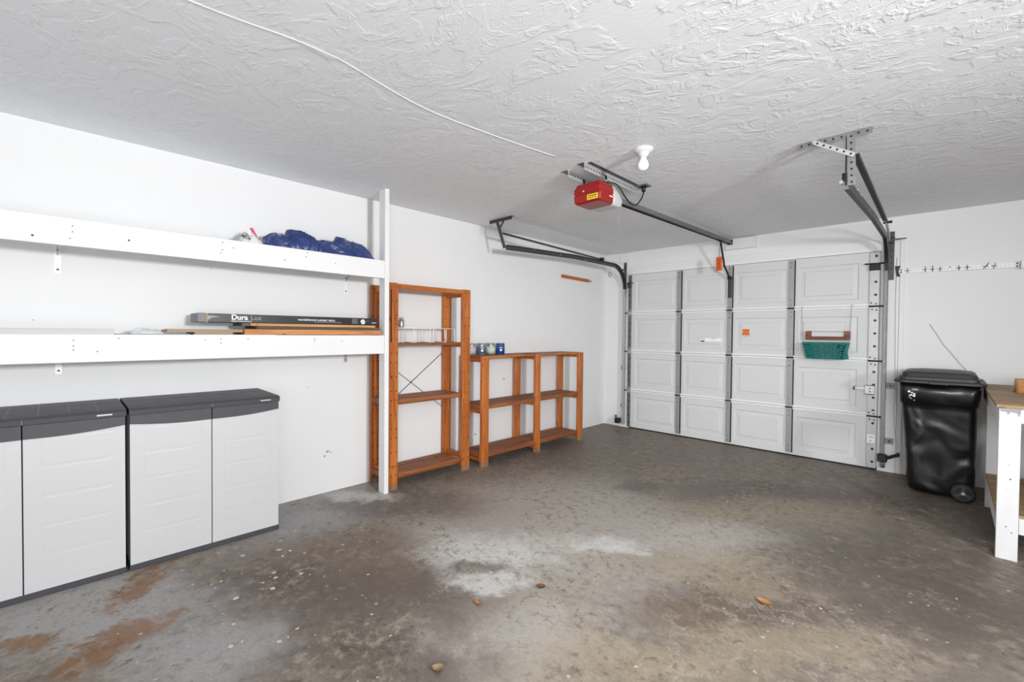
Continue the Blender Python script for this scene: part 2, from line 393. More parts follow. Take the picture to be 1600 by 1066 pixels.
fwm = MB(); fwm.box(0, .40, 0.012, .15, 0, H, white_wall); fwm.box(3.10, XR, 0.012, .15, 0, H, white_wall); fwm.box(.40, 3.10, 0.012, .15, 2.13, H, white_wall)
struct('wall_front', fwm, None, 'white wall around the garage door', 'wall')
# door casing boards
struct('trim_1', MB().box(.245, 3.235, -.006, .012, 2.125, 2.238, white_paint, .002), None, 'white header board above the garage door', 'trim')
struct('trim_2', MB().box(.245, .40, -.006, .012, 0, 2.125, white_paint, .002), None, 'white casing board left of the garage door', 'trim')
struct('trim_3', MB().box(3.10, 3.235, -.006, .012, 0, 2.125, white_paint, .002), None, 'white casing board right of the garage door', 'trim')
struct('trim_4', MB().box(3.238, 3.275, 0.0, .012, 0, 2.21, white_paint, .002), None, 'narrow white strip beside the right casing board', 'trim')
struct('trim_5', MB().box(.39, 3.05, -.016, -.006, 2.128, 2.148, rail_white, .002), None, 'white weather strip along the top of the garage door', 'trim')
struct('trim_6', MB().box(.245, .39, -.004, .012, 2.238, 2.432, white_paint, .002), None, 'short white board in the corner above the track', 'trim')
struct('trim_7', MB().box(1.67, 2.0, -.032, .012, 2.306, 2.425, white_paint, .003), None, 'white mounting board for the opener rail', 'trim')
# ------------------------------------------------------------------ garage door
door = thing('door_1', (1.75, 0, 0), 'white panelled sectional garage door with metal stiles', 'garage door'); door['kind'] = 'structure'
ZS = [0.012, .529, 1.067, 1.597, 2.125]
CX = [(.43, 1.117, .50, 1.07), (1.117, 1.73, 1.185, 1.67), (1.73, 2.358, 1.79, 2.305), (2.358, 3.05, 2.42, 2.93)]
YD = -.002
for k in range(4):
    z0, z1 = ZS[k], ZS[k+1]-.003
    mb = MB(); bm = mb.bm; i = mb.mi(door_white)
    for (a, b, p0, p1) in CX:
        q0, q1 = z0+.07, z1-.095
        def ring(x0, x1, zz0, zz1, y): return [bm.verts.new((x0, y, zz0)), bm.verts.new((x1, y, zz0)), bm.verts.new((x1, y, zz1)), bm.verts.new((x0, y, zz1))]
        rs = [ring(a, b, z0, z1, YD)]
        for d, y in ((0, YD), (.008, YD+.009), (.018, YD+.009), (.05, YD+.0055), (.056, YD)): rs.append(ring(p0+d, p1-d, q0+d, q1-d, y))
        for A, B in zip(rs, rs[1:]):
            for j in range(4): bm.faces.new((A[j], A[(j+1) % 4], B[(j+1) % 4], B[j]))
        bm.faces.new(rs[-1])
        for f in bm.faces: f.normal_update()
    for f in bm.faces:
        if f.normal.y > 0: f.normal_flip()
    mb.box(.42, 3.09, YD+.010, YD+.04, z0, z1, door_white)
    o = obj('door_section', mb, None, door, recalc=False); o['kind'] = 'structure'
for z in ZS[1:4]:
    mb = MB(); mb.box(.43, 3.05, YD-.012, YD, z+.003, z+.021, rail_white, .003); mb.box(.43, 3.05, YD-.012, YD, z-.021, z-.004, rail_white, .003)
    mb.box(.43, 3.05, YD-.002, YD, z-.006, z+.004, galv_light)
    o = obj('section_joint', mb, None, door); o['kind'] = 'structure'
obj('bottom_seal', MB().box(.42, 3.09, -.006, .03, 0, .014, black_m), None, door)
for xs in ((1.088, 1.146), (1.702, 1.759), (2.328, 2.388)):
    for k in range(4):
        z0, z1 = ZS[k]+(.0 if k else .01), ZS[k+1]-.0
        mb = MB(); x0, x1 = xs
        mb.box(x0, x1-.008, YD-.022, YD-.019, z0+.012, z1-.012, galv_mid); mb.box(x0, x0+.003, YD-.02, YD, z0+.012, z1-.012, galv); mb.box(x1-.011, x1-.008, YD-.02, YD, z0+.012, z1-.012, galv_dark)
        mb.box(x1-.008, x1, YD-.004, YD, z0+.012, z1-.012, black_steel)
        for zz in (z0+.04, z0+.09, z1-.09, z1-.04): mb.cyl(((x0+x1)/2-.006, YD-.022, zz), ((x0+x1)/2-.006, YD-.027, zz), .005, seg=8, m=bolt_m)
        obj('stile', mb, None, door)
    for z in ZS[1:4]:
        xm = (xs[0]+xs[1])/2-.004
        mb = MB(); mb.box(xm-.026, xm+.026, YD-.026, YD-.018, z-.05, z+.04, galv_mid); mb.cyl((xm-.034, YD-.028, z-.002), (xm+.034, YD-.028, z-.002), .008, seg=10, m=bolt_m)
        obj('hinge', mb, None, door)
for (x0, x1) in ((.392, .432), (3.018, 3.093)):
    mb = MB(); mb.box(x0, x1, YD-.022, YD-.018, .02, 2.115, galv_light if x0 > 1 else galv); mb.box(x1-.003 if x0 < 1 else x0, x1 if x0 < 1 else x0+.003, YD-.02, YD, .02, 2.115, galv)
    xm = x0+(x1-x0)*.62; zz = .08
    while zz < 2.1:
        mb.cyl((xm, YD-.022, zz), (xm, YD-.024, zz), .012 if x0 > 1 else .0095, seg=12, m=bolt_m); zz += .098 if x0 < 1 else .125
    obj('end_stile', mb, None, door)
    for z in ZS[1:4]:
        mb = MB(); mb.box(x0+.005, x1+.0, YD-.030, YD-.022, z-.05, z+.045, galv_light); s_ = 1 if x0 > 1 else -1; xo = x1 if x0 > 1 else x0
        mb.cyl((x0+.0, YD-.034, z-.004), (xo+s_*.05, YD-.044, z-.004), .008, seg=10, m=bolt_m)
        for dx, dz in ((.2, .03), (.7, .02), (.3, -.035), (.75, -.04)): mb.cyl((x0+(x1-x0)*dx, YD-.030, z+dz), (x0+(x1-x0)*dx, YD-.036, z+dz), .007, seg=8, m=bolt_m)
        obj('roller_hinge', mb, None, door)
    mb = MB(); mb.box(x0-.005, x1+.005, YD-.036, YD-.022, 1.94, 2.0, black_steel if x0 > 1 else galv_dark); mb.cyl((x0-(.04 if x0 > 1 else .01), YD-.04, 2.005), (x1+.04, YD-.04, 2.005), .007, seg=8, m=bolt_m)
    obj('top_roller_bracket', mb, None, door)
mb = MB(); mb.box(3.0, 3.075, -.062, -.024, .74, .822, rail_white, .004); mb.box(3.003, 3.072, -.064, -.060, .736, .742, black_steel); mb.box(3.003, 3.072, -.064, -.060, .822, .826, black_steel)
for dz in (.765, .795): mb.cyl((3.04, -.062, dz), (3.04, -.068, dz), .006, seg=8, m=bolt_m)
lk = obj('slide_lock', mb, None, door)
obj('lock_bar', MB().box(2.92, 3.0, -.05, -.038, .782, .8, rail_white).box(2.912, 2.922, -.055, -.03, .772, .808, bolt_m), None, lk)
mb = MB(); mb.box(1.385, 1.635, YD+.0045, YD+.008, 1.215, 1.258, label_white)
# sits inside the recessed panel field
mb = MB(); mb.box(1.385, 1.432, YD-.0012, YD, 1.215, 1.262, label_white); mb.box(1.387, 1.430, YD-.0018, YD-.001, 1.217, 1.233, ink_m); mb.box(1.389, 1.428, YD-.0018, YD-.001, 1.252, 1.258, ink_grey)
mb.box(1.44, 1.635, YD-.0012, YD, 1.214, 1.262, label_white); mb.box(1.51, 1.56, YD-.0018, YD-.001, 1.252, 1.258, ink_grey); mb.box(1.445, 1.63, YD-.0018, YD-.001, 1.216, 1.219, ink_grey)
tag(obj('notice_sticker', mb, None, door), 'white printed notice sticker with black square')
mb = MB(); mb.box(1.862, 1.938, YD-.0012, YD, 1.322, 1.372, label_orange); mb.box(1.862, 1.938, YD-.0012, YD, 1.292, 1.322, label_red)
mb.box(1.87, 1.93, YD-.0018, YD-.001, 1.356, 1.362, ink_m); mb.box(1.875, 1.925, YD-.0018, YD-.001, 1.336, 1.341, label_red); mb.box(1.868, 1.90, YD-.0018, YD-.001, 1.300, 1.308, label_white); mb.box(1.906, 1.932, YD-.0018, YD-.001, 1.300, 1.308, label_white)
tag(obj('caution_sticker', mb, None, door), 'small square orange and red caution sticker')
tag(obj('serial_sticker', MB().box(3.022, 3.083, YD-.026, YD-.0225, .262, .345, label_white).box(3.035, 3.07, YD-.027, YD-.0258, .315, .322, ink_grey).box(3.04, 3.06, YD-.027, YD-.0258, .28, .286, ink_grey), None, door), 'white printed sticker')
# ------------------------------------------------------------------ door tracks
def ctrack_section(mb, path, side, m):
    # path: list of (y,z); C profile opening toward door centre; width 5 cm in plane, depth 2.4 cm in x
    pass
def track(xc, s_, label, zstart):
    t = thing('garage_door_track', (xc, -.07, 0.0), label, 'door track', 'garage door tracks' if False else None)
    # vertical + curve + horizontal path in y,z
    def strip(mb, path, wid, thick, x, m):
        pts = [Vector((x, p[0], p[1])) for p in path]; R_ = []
        for i, p in enumerate(pts):
            d = (pts[min(i+1, len(pts)-1)]-pts[max(i-1, 0)]).normalized(); nrm = Vector((0, -d.z, d.y))
            R_.append([p+nrm*wid/2+Vector((thick/2, 0, 0)), p+nrm*wid/2-Vector((thick/2, 0, 0)), p-nrm*wid/2-Vector((thick/2, 0, 0)), p-nrm*wid/2+Vector((thick/2, 0, 0))])
        mb.loft(R_, m, smooth=False)
    def offset(path, d):
        o = []
        for i, p in enumerate(path):
            a, b = path[max(i-1, 0)], path[min(i+1, len(path)-1)]; dy, dz = b[0]-a[0], b[1]-a[1]; L = math.hypot(dy, dz); o.append((p[0]-dz/L*d, p[1]+dy/L*d))
        return o
    yv = -.065; r = .30; ztop = 2.223
    vpath = [(yv, .05), (yv, 1.0), (yv, ztop-r)]
    cpath = [(yv, ztop-r)] + [(yv-r+r*math.cos(a), ztop-r+r*math.sin(a)) for a in [PI/2*k/12 for k in range(1, 13)]]
    cpath = [(p[0], p[1]) for p in cpath]
    hpath = [cpath[-1], (-1.2, 2.223), (-2.38, zstart)]
    for nm, path in (('vertical_track', vpath), ('curved_track', cpath + [hpath[1]][:0]), ('horizontal_track', hpath)):
        mb = MB(); m = galv_dark if nm != 'vertical_track' else (galv_light if xc < 1 else galv)
        strip(mb, path, .05, .003, xc + s_*.012, m)            # web
        for d in (-.0235, .0235):
            mb2p = offset(path, d); strip(mb, mb2p, .003, .026, xc, black_steel if d > 0 and nm != 'vertical_track' else m)
        if nm == 'horizontal_track':
            for yy in (-2.1, -1.95, -1.5, -1.0): mb.cyl((xc - s_*.0, yy, 2.21), (xc + s_*.016, yy, 2.21), .006, seg=8, m=galv_light)
        obj(nm, mb, None, t)
    # flag angle at the wall
    mb = MB(); xo = xc + s_*.03
    mb.box(xo-.02, xo+.02, -.012, -.006, 1.84, 2.30, galv_dark); mb.box(xo+s_*-.02-.0015, xo+s_*-.02+.0015, -.075, -.006, 1.84, 2.2, galv_dark)
    mb.box(xo-.018, xo+.018, -.095, -.012, 2.19, 2.2, galv_dark)
    for k in range(7): mb.cyl((xo, -.012, 1.88+k*.06), (xo, -.016, 1.88+k*.06), .007, seg=8, m=bolt_m)
    obj('flag_bracket', mb, None, t)
    for zz in (.30, .83):
        mb = MB(); mb.box(xc+s_*.012, xc+s_*.075, -.012, -.006, zz-.028, zz+.028, galv); mb.box(xc+s_*.012-.0015, xc+s_*.012+.0015, -.05, -.006, zz-.028, zz+.028, galv); mb.cyl((xc+s_*.045, -.012, zz), (xc+s_*.045, -.02, zz), .009, seg=8, m=bolt_m)
        obj('jamb_bracket', mb, None, t)
    return t
tl = track(.36, -1, 'left garage door track, dark steel, near the left wall', 2.172)
tr = track(3.145, 1, 'right garage door track, dark steel, beside the black bin', 2.172)
# left hanger
def perf(mb, p0, p1, wdt, thk, nrm, m, step=.035, hole=.006):
    p0, p1 = Vector(p0), Vector(p1); mb.beam(p0, p1, thk, wdt, Vector(nrm).cross(p1-p0), m)
    L = (p1-p0).length; n = int(L/step); nn = Vector(nrm).normalized()
    for k in range(n):
        c = p0+(p1-p0)*((k+.5)/n)
        for s_ in (1, -1): mb.cyl(c+nn*s_*thk*.4, c+nn*s_*(thk/2+.0012), hole, seg=8, m=black_steel)
    return mb
def perfo(mb, p0, p1, wdt, nrm, m, thk=.003, **k):
    # beam with given flat normal
    p0, p1 = Vector(p0), Vector(p1); d = (p1-p0).normalized(); nn = Vector(nrm).normalized(); sd = d.cross(nn)
    mb.obox((p0+p1)/2, d, sd, nn, (p1-p0).length, wdt, thk, m)
    L = (p1-p0).length; n = max(1, int(L/k.get('step', .035)))
    for j in range(n):
        c = p0+(p1-p0)*((j+.5)/n)
        for s_ in (1, -1): mb.cyl(c, c+nn*s_*(thk/2+.001), k.get('hole', .006), seg=8, m=black_steel)
mb = MB(); perfo(mb, (.225, -2.492, 2.422), (.54, -2.492, 2.422), .034, (0, 1, 0), galv_dark); perfo(mb, (.225, -2.475, 2.4385), (.54, -2.475, 2.4385), .034, (0, 0, 1), galv_dark)
obj('ceiling_angle', mb, None, tl)
mb = MB(); perfo(mb, (.325, -2.488, 2.43), (.392, -2.44, 2.15), .036, (.1, -1, 0), galv_dark); obj('hanger_strap', mb, None, tl)
mb = MB(); perfo(mb, (.43, -2.488, 2.42), (.352, -2.485, 2.32), .022, (0, -1, 0), galv_dark); obj('hanger_brace', mb, None, tl)
mb = MB(); mb.beam((.37, -2.46, 2.30), (.36, -.72, 2.262), .028, .004, (0, 0, 1), galv_dark); mb.beam((.385, -2.46, 2.295), (.375, -.72, 2.257), .004, .022, (0, 0, 1), galv_dark); mb.cyl((.35, -.70, 2.265), (.40, -.70, 2.265), .012, seg=10, m=black_steel)
mb.cyl((.345, -.66, 2.262), (.395, -.66, 2.262), .02, seg=14, m=black_steel)
obj('sway_brace', mb, None, tl)
mb = MB(); mb.tube([(.36, -.66, 2.27), (.375, -.35, 2.262), (.40, -.05, 2.262)], .002, 6, wire_m); obj('lift_cable', mb, None, tl)
mb = MB(); mb.tube([(.345, -.43+.030*math.cos(a), 2.09+.030*math.sin(a)) for a in [2*PI*k/20 for k in range(20)]], .004, 6, galv_dark, True); mb.tube([(.345, -.43, 2.12), (.35, -.42, 2.2)], .0022, 6, wire_m); obj('cable_ring', mb, None, tl)
# right hanger
mb = MB(); perfo(mb, (2.917, -2.482, 2.422), (3.263, -2.482, 2.422), .034, (0, 1, 0), galv); perfo(mb, (2.917, -2.465, 2.4385), (3.263, -2.465, 2.4385), .034, (0, 0, 1), galv_dark)
obj('ceiling_angle', mb, None, tr)
mb = MB(); perfo(mb, (3.172, -2.486, 2.43), (3.178, -2.47, 2.145), .038, (0, -1, 0), galv); mb.box(3.148, 3.152, -2.484, -2.45, 2.15, 2.42, black_steel); obj('hanger_strap', mb, None, tr)
mb = MB(); perfo(mb, (3.0, -2.492, 2.425), (3.19, -2.495, 2.302), .024, (0, -1, 0), galv_light); mb.cyl((3.0, -2.49, 2.425), (3.0, -2.502, 2.425), .009, seg=10, m=galv_light); obj('hanger_brace', mb, None, tr)
mb = MB(); mb.beam((3.19, -2.46, 2.315), (3.165, -.52, 2.31), .034, .004, (0, 0, 1), black_steel); mb.beam((3.205, -2.46, 2.305), (3.18, -.52, 2.30), .004, .028, (0, 0, 1), black_steel); mb.cyl((3.15, -.49, 2.30), (3.21, -.49, 2.30), .011, seg=10, m=black_steel)
mb.tube([(3.17, -.5, 2.30), (3.17, -.3, 2.26), (3.16, -.12, 2.20)], .011, 8, galv_light)
obj('sway_brace', mb, None, tr)
mb = MB(); mb.box(3.125, 3.15, -2.42, -2.37, 2.20, 2.235, black_steel); mb.cyl((3.12, -2.41, 2.19), (3.12, -2.37, 2.19), .01, seg=8, m=galv_light); obj('end_stop', mb, None, tr)
mb = MB(); mb.tube([(3.247+.036*math.cos(a), -.12+.036*math.sin(a)*1.6, 2.205+.01*math.sin(a)) for a in [2*PI*k/24 for k in range(24)]], .005, 6, black_steel, True); mb.tube([(3.17, -.1, 2.225), (3.19, -.12, 2.23), (3.213, -.12, 2.207)], .003, 6, black_steel); obj('cable_ring', mb, None, tr)
# sensors
def sensor(x, s_, z, label):
    t = thing('door_safety_sensor', (x, -.1, z-.06), label, 'sensor')
    obj('sensor_body', MB().box(x-.035, x+.035, -.165, -.1, z-.035, z+.035, black_m, .006), None, t)
    obj('mounting_arm', MB().beam((x+s_*.03, -.12, z+.0), (x+s_*.115, -.014, z+.03), .006, .03, (0, 0, 1), galv_dark).box(x+s_*.105-.012, x+s_*.105+.012, -.016, -.006, z+.0, z+.05, galv), None, t)
    if s_ > 0: obj('sensor_lens', MB().cyl((x+.005, -.10, z-.095), (x+.005, -.10, z-.035), .014, seg=12, m=galv), None, t)
    return t
sensor(.315, -1, .105, 'small black safety sensor low beside the left track')
sensor(3.15, 1, .155, 'small black safety sensor low beside the right track')
tag(obj('sensor_wire', MB().tube([(3.215, -.012, 2.05), (3.212, -.012, 1.6), (3.218, -.012, 1.1), (3.225, -.012, .8), (3.215, -.012, .6), (3.228, -.012, .4), (3.245, -.012, .3), (3.25, -.014, .22)], .0022, 6, wire_m)), 'thin pale wire running down the casing right of the garage door', 'wire')
# ------------------------------------------------------------------ opener
op = thing('garage_door_opener', (1.77, -2.9, 2.2), 'red garage door opener hanging from the ceiling with a long rail to the door', 'door opener')
def rrect(x0, x1, y0, y1, r, z, n=5):
    pts = []
    for cx, cy, a0 in ((x1-r, y1-r, 0), (x0+r, y1-r, PI/2), (x0+r, y0+r, PI), (x1-r, y0+r, 3*PI/2)):
        for k in range(n+1):
            a = a0+PI/2*k/n; pts.append((cx+r*math.cos(a), cy+r*math.sin(a), z))
    return pts
mb = MB(); x0, x1, y0, y1 = 1.655, 1.882, -3.005, -2.832
mb.loft([rrect(x0+a, x1-a, y0+a, y1, .015, z) for z, a in ((2.212, .018), (2.222, .004), (2.262, .0), (2.27, .0), (2.274, .004), (2.282, .004), (2.286, 0), (2.318, .001), (2.328, .008), (2.345, .012), (2.352, .02))], red_plastic, smooth=False)
obj('housing', mb, None, op)
mb = MB(); mb.loft([rrect(x0+.01+a, x1-.004-a, -2.832, -2.70-b, .02, z) for z, a, b in ((2.212, .02, .03), (2.222, .004, .01), (2.26, 0, .0), (2.30, .004, .03), (2.345, .01, .08))], lens_m); obj('light_lens', mb, None, op)
mb = MB(); mb.box(1.775, 1.862, y0-.003, y0-.0005, 2.226, 2.262, yellow_m); 
for q in range(5): mb.box(1.785+q*.0145, 1.795+q*.0145, y0-.0036, y0-.0028, 2.246, 2.256, ink_m); mb.box(1.783+q*.0145, 1.792+q*.0145, y0-.0036, y0-.0028, 2.233, 2.241, ink_m)
tag(obj('warning_label', mb, None, op), 'yellow warning label')
mb = MB(); mb.cyl((1.745, y0, 2.292), (1.745, y0-.008, 2.292), .006, seg=10, m=galv_light); obj('button', mb, None, op)
mb = MB(); 
for q in range(5): mb.box(x1, x1+.001, -2.893+q*.009, -2.887+q*.009, 2.256, 2.264, ink_white)
tag(obj('maker_mark', mb, None, op), 'small white lettering')
mb = MB(); mb.beam((1.765, -2.75, 2.325), (1.722, -.03, 2.405), .05, .004, (0, 0, 1), galv); 
for dx in (-.024, .024): mb.beam((1.765+dx, -2.75, 2.309), (1.722+dx, -.03, 2.389), .003, .036, (0, 0, 1), galv if dx > 0 else black_steel)
mb.beam((1.765, -2.7, 2.302), (1.722, -.03, 2.378), .03, .004, (0, 0, 1), black_steel)
obj('rail', mb, None, op)
mb = MB(); mb.box(1.695, 1.75, -.05, -.032, 2.36, 2.42, galv_dark); mb.cyl((1.69, -.06, 2.395), (1.755, -.06, 2.395), .012, seg=10, m=black_steel); obj('header_bracket', mb, None, op)
mb = MB(); mb.box(1.705, 1.742, -.40, -.31, 2.355, 2.378, black_steel); obj('trolley', mb, None, op)
mb = MB(); mb.beam((1.722, -.34, 2.36), (1.722, -.20, 2.08), .014, .022, (0, 1, 0), black_steel); mb.beam((1.722, -.21, 2.10), (1.73, -.06, 1.975), .014, .022, (0, 1, 0), black_steel); mb.box(1.71, 1.75, -.07, -.024, 1.955, 1.99, black_steel)
for xx in (1.718, 1.742): mb.box(xx-.004, xx+.004, -.05, -.024, 1.74, 1.97, black_steel)
obj('door_arm', mb, None, op)
mb = MB(); mb.box(1.675, 1.738, -.34, -.318, 2.03, 2.185, orange_m, .006)
for q in range(6): mb.box(1.688, 1.725, -.3415, -.340, 2.05+q*.02, 2.056+q*.02, ink_m)
mb.tube([(1.706, -.33, 2.18), (1.712, -.335, 2.26), (1.72, -.34, 2.36)], .0025, 6, black_m)
tag(obj('release_tag', mb, None, op), 'orange emergency release card'); 
# hanging irons
for nm, x, ya, yb in (('ceiling_iron', 1.80, -3.13, -2.42), ('ceiling_iron', 1.635, -3.09, -2.75)):
    mb = MB(); perfo(mb, (x, ya, 2.4385), (x, yb, 2.4385), .05, (0, 0, 1), galv, step=.03); perfo(mb, (x+.03, ya+.01, 2.415), (x+.03, yb-.01, 2.415), .046, (1, 0, 0), galv_light, step=.03)
    perfo(mb, (x+.055, ya+.03, 2.4385), (x+.055, yb+.03, 2.4385), .03, (0, 0, 1), galv_dark, step=.03, hole=.004) if x > 1.7 else None
    obj(nm, mb, None, op)
mb = MB(); perfo(mb, (1.83, -2.86, 2.42), (1.83, -2.86, 2.34), .028, (1, 0, 0), galv_light); obj('hanger_strap', mb, None, op)
mb = MB(); perfo(mb, (1.668, -2.9, 2.42), (1.69, -2.9, 2.34), .028, (1, 0, 0), black_steel); obj('hanger_strap', mb, None, op)
mb = MB(); pts = [(1.78, -2.93, 2.352), (1.80, -2.92, 2.372), (1.84, -2.86, 2.37), (1.875, -2.81, 2.365), (1.893, -2.78, 2.34), (1.90, -2.72, 2.29), (1.90, -2.63, 2.255), (1.90, -2.56, 2.262), (1.895, -2.48, 2.32), (1.89, -2.43, 2.38), (1.888, -2.425, 2.41)]
def smooth(pts, n=6):
    P = [Vector(p) for p in pts]; out = []
    for i in range(len(P)-1):
        a, b, c, d = P[max(i-1, 0)], P[i], P[i+1], P[min(i+2, len(P)-1)]
        for k in range(n):
            t = k/n; out.append(.5*((2*b)+(c-a)*t+(2*a-5*b+4*c-d)*t*t+(3*b-a-3*c+d)*t**3))
    out.append(P[-1]); return out
mb.tube(smooth(pts), .005, 8, black_m); mb.cyl((1.888, -2.425, 2.395), (1.888, -2.425, 2.432), .014, .018, 12, black_m)
tag(obj('power_cord', mb, None, op), 'black power cord with plug')
obj('antenna_wire', MB().tube(smooth([(1.86, -2.76, 2.225), (1.865, -2.75, 2.15), (1.87, -2.74, 2.08), (1.872, -2.735, 2.05), (1.85, -2.74, 2.015)]), .0018, 6, greywire_m), None, op)
t = thing('ceiling_outlet', (1.88, -2.43, 2.43), 'power outlet on the ceiling beside the opener', 'outlet')
obj('cover_plate', MB().box(1.835, 1.935, -2.47, -2.385, 2.432, 2.44, galv, .002), None, t)
obj('socket', MB().box(1.865, 1.912, -2.45, -2.41, 2.428, 2.433, black_m, .001), None, t)
# lamp
t = thing('ceiling_lamp', (2.22, -3.05, 2.33), 'bare white bulb in a round porcelain socket on the ceiling', 'lamp')
obj('socket_base', MB().lathe([(.058, 2.44), (.060, 2.432), (.050, 2.42), (.036, 2.412), (.028, 2.402), (.027, 2.392), (.02, 2.391)], (2.22, -3.05, 0), 28, porcelain).cyl((2.195, -3.085, 2.428), (2.193, -3.088, 2.42), .006, seg=8, m=bolt_m), None, t)
obj('bulb', MB().lathe([(.014, 2.40), (.0145, 2.39), (.018, 2.376), (.026, 2.362), (.0305, 2.349), (.0315, 2.34), (.029, 2.328), (.022, 2.318), (.012, 2.3125), (.002, 2.311)], (2.22, -3.05, 0), 24, bulb_m), None, t)
tag(obj('surface_cable', MB().tube(smooth([(1.62, -6.2, 2.4385), (1.69, -5.25, 2.4385), (1.735, -4.95, 2.4385), (1.752, -4.78, 2.434), (1.735, -4.70, 2.4385), (1.66, -4.27, 2.4385), (1.69, -3.8, 2.4385), (1.755, -3.32, 2.4385)]), .0016, 6, ceil_m)), 'thin white painted cord running along the ceiling toward the opener', 'cord')
# ------------------------------------------------------------------ built in shelving on the left wall
sh = thing('wall_shelving', (.2, -4.9, 0), 'long white built-in shelves with a floor to ceiling post', 'shelving')
mb = MB(); mb.box(.281, .370, -3.750, -3.712, 0, H, white_paint, .002); obj('post', mb, None, sh)
SY0 = -7.6
def screws(mb, pts, x=.370, r=.004):
    for (y, z) in pts: mb.cyl((x, y, z), (x+.0012, y, z), r, seg=8, m=bolt_m)
mb = MB(); mb.box(.333, .370, SY0, -3.752, 1.727, 1.868, white_paint, .002)
screws(mb, [(-5.52, 1.83), (-5.52, 1.80), (-5.53, 1.765)], r=.003); screws(mb, [(-5.66, 1.76), (-5.30, 1.79)], r=.0055)
screws(mb, [(-4.86, 1.845), (-4.86, 1.80), (-4.87, 1.78), (-4.80, 1.82), (-4.35, 1.85), (-4.36, 1.82), (-4.15, 1.80), (-4.5, 1.78)], r=.0035)
obj('fascia_board', mb, None, sh)
mb = MB(); mb.box(.333, .370, SY0, -3.752, 1.130, 1.275, white_paint, .002)
screws(mb, [(-5.52, 1.245), (-5.52, 1.215), (-5.52, 1.195), (-5.345, 1.255), (-5.43, 1.185), (-4.87, 1.25), (-4.87, 1.225), (-4.72, 1.25), (-4.30, 1.25), (-4.30, 1.235), (-4.1, 1.23), (-4.95, 1.245)], r=.0033)
obj('fascia_board', mb, None, sh)
for z in (1.866, 1.273): obj('shelf_board', MB().box(.001, .332, SY0, -3.752, z-.02, z, white_paint), None, sh)
for y in (-3.90, -5.573, -7.2):
    for z, L in ((1.846, .23), (1.253, .205)):
        mb = MB(); mb.box(.0005, .0035, y-.014, y+.014, z-L, z, galv_light if L < .22 else rail_white); mb.box(.0005, .25, y-.014, y+.014, z-.003, z, galv_light)
        mb.beam((.003, y, z-L*.55), (.15, y, z-.003), .008, .006, (0, 1, 0), galv_light)
        for q in (.03, .1, L-.02): mb.cyl((.0035, y, z-q), (.0055, y, z-q), .006, seg=8, m=bolt_m)
        obj('shelf_bracket', mb, None, sh)
# ------------------------------------------------------------------ things on lower shelf
ZL = 1.2735
mb = MB(); mb.prism([(.20, ZL), (.365, ZL), (.365, ZL+.028), (.362, ZL+.031), (.205, ZL+.031)], 1, -6.6, -5.362, mdf_grey); o = obj('foam_board', mb); tag(o, 'long pale grey board lying on the lower white shelf at far left', 'board')
bvs = [v for v in o.data.vertices if v.co.y > .6 and v.co.z > .02]
mb = MB(); mb.prism([(.20, ZL), (.34, ZL), (.34, ZL+.006), (.20, ZL+.006)], 1, -5.355, -5.02, ink_grey); tag(obj('thin_strip', mb), 'thin flat grey strip beside the grey board on the lower shelf', 'strip')
def lumpy(name, cx, cy, z, lx, ly, lz, m, seed, nu=20, nv=36, amp=.35, freq=9.):
    P = []
    for i in range(nu+1):
        u = i/nu; row = []
        for j in range(nv+1):
            v = j/nv; a, b = (u-.5)*2, (v-.5)*2
            e = max(0, 1-abs(a)**2.6)*max(0, 1-abs(b)**3)
            n = mn.noise(Vector((u*lx*freq*2, v*ly*freq, seed))); r = 1-abs(mn.noise(Vector((u*lx*freq*2+5, v*ly*freq*1.7+u*2, seed+9))))*2
            h = lz*(e**.5)*(1-amp*.6+amp*n+amp*.5*r)
            row.append((cx+(u-.5)*lx, cy+(v-.5)*ly, z+max(0, h)))
        P.append(row)
    mb = MB(); mb.grid(P, m); bot = [[(p[0], p[1], z) for p in (r_[0], r_[-1])] for r_ in P]
    mb.grid([[b[0], b[1]] for b in bot], m); bmesh.ops.remove_doubles(mb.bm, verts=mb.bm.verts[:], dist=.0008)
    return mb
tag(obj('plastic_film', lumpy('f', .25, -5.215, ZL+.0065, .12, .15, .03, clear_white, 3., amp=.8, freq=14)), 'crumpled clear plastic film on the lower shelf left of the boards', 'plastic film')
tag(obj('paper_sheet', MB().box(.12, .36, -5.01, -4.55, ZL, ZL+.004, mdf_grey)), 'pale thin sheet under the flat boards on the lower shelf', 'sheet')
mb = MB(); mb.prism([(.10, ZL+.0045), (.345, ZL+.0045), (.345, ZL+.018), (.10, ZL+.018)], 1, -5.0, -4.80, tape_m); mb.prism([(.12, ZL+.018), (.335, ZL+.018), (.335, ZL+.036), (.12, ZL+.030)], 1, -5.13, -4.74, tape_m); tag(obj('cardboard_flat', mb), 'flattened brown cardboard sticking out left of the board stack', 'cardboard')
tag(obj('fibreboard', MB().box(.08, .352, -4.735, -3.77, ZL+.0045, ZL+.040, card_brown, .002)), 'orange-brown fibreboard at the bottom of the stack on the lower shelf', 'board')
tag(obj('mottled_board', MB().box(.07, .335, -4.66, -3.775, ZL+.0405, ZL+.060, dark_board, .003)), 'dark mottled board in the middle of the stack on the lower shelf', 'board')
mb = MB(); mb.box(.10, .31, -4.69, -3.80, ZL+.0605, ZL+.079, ply_edge, .002); mb.cyl((.31, -4.65, ZL+.07), (.3112, -4.65, ZL+.07), .007, seg=12, m=tape_m); mb.box(.10, .31, -4.74, -4.69, ZL+.0605, ZL+.078, grey_dark); tag(obj('plywood_offcut', mb), 'light plywood offcut directly under the black flooring box', 'board')
bx = thing('flooring_box', (.18, -4.36, ZL+.0795), 'long black box of vinyl flooring with white lettering', 'box')
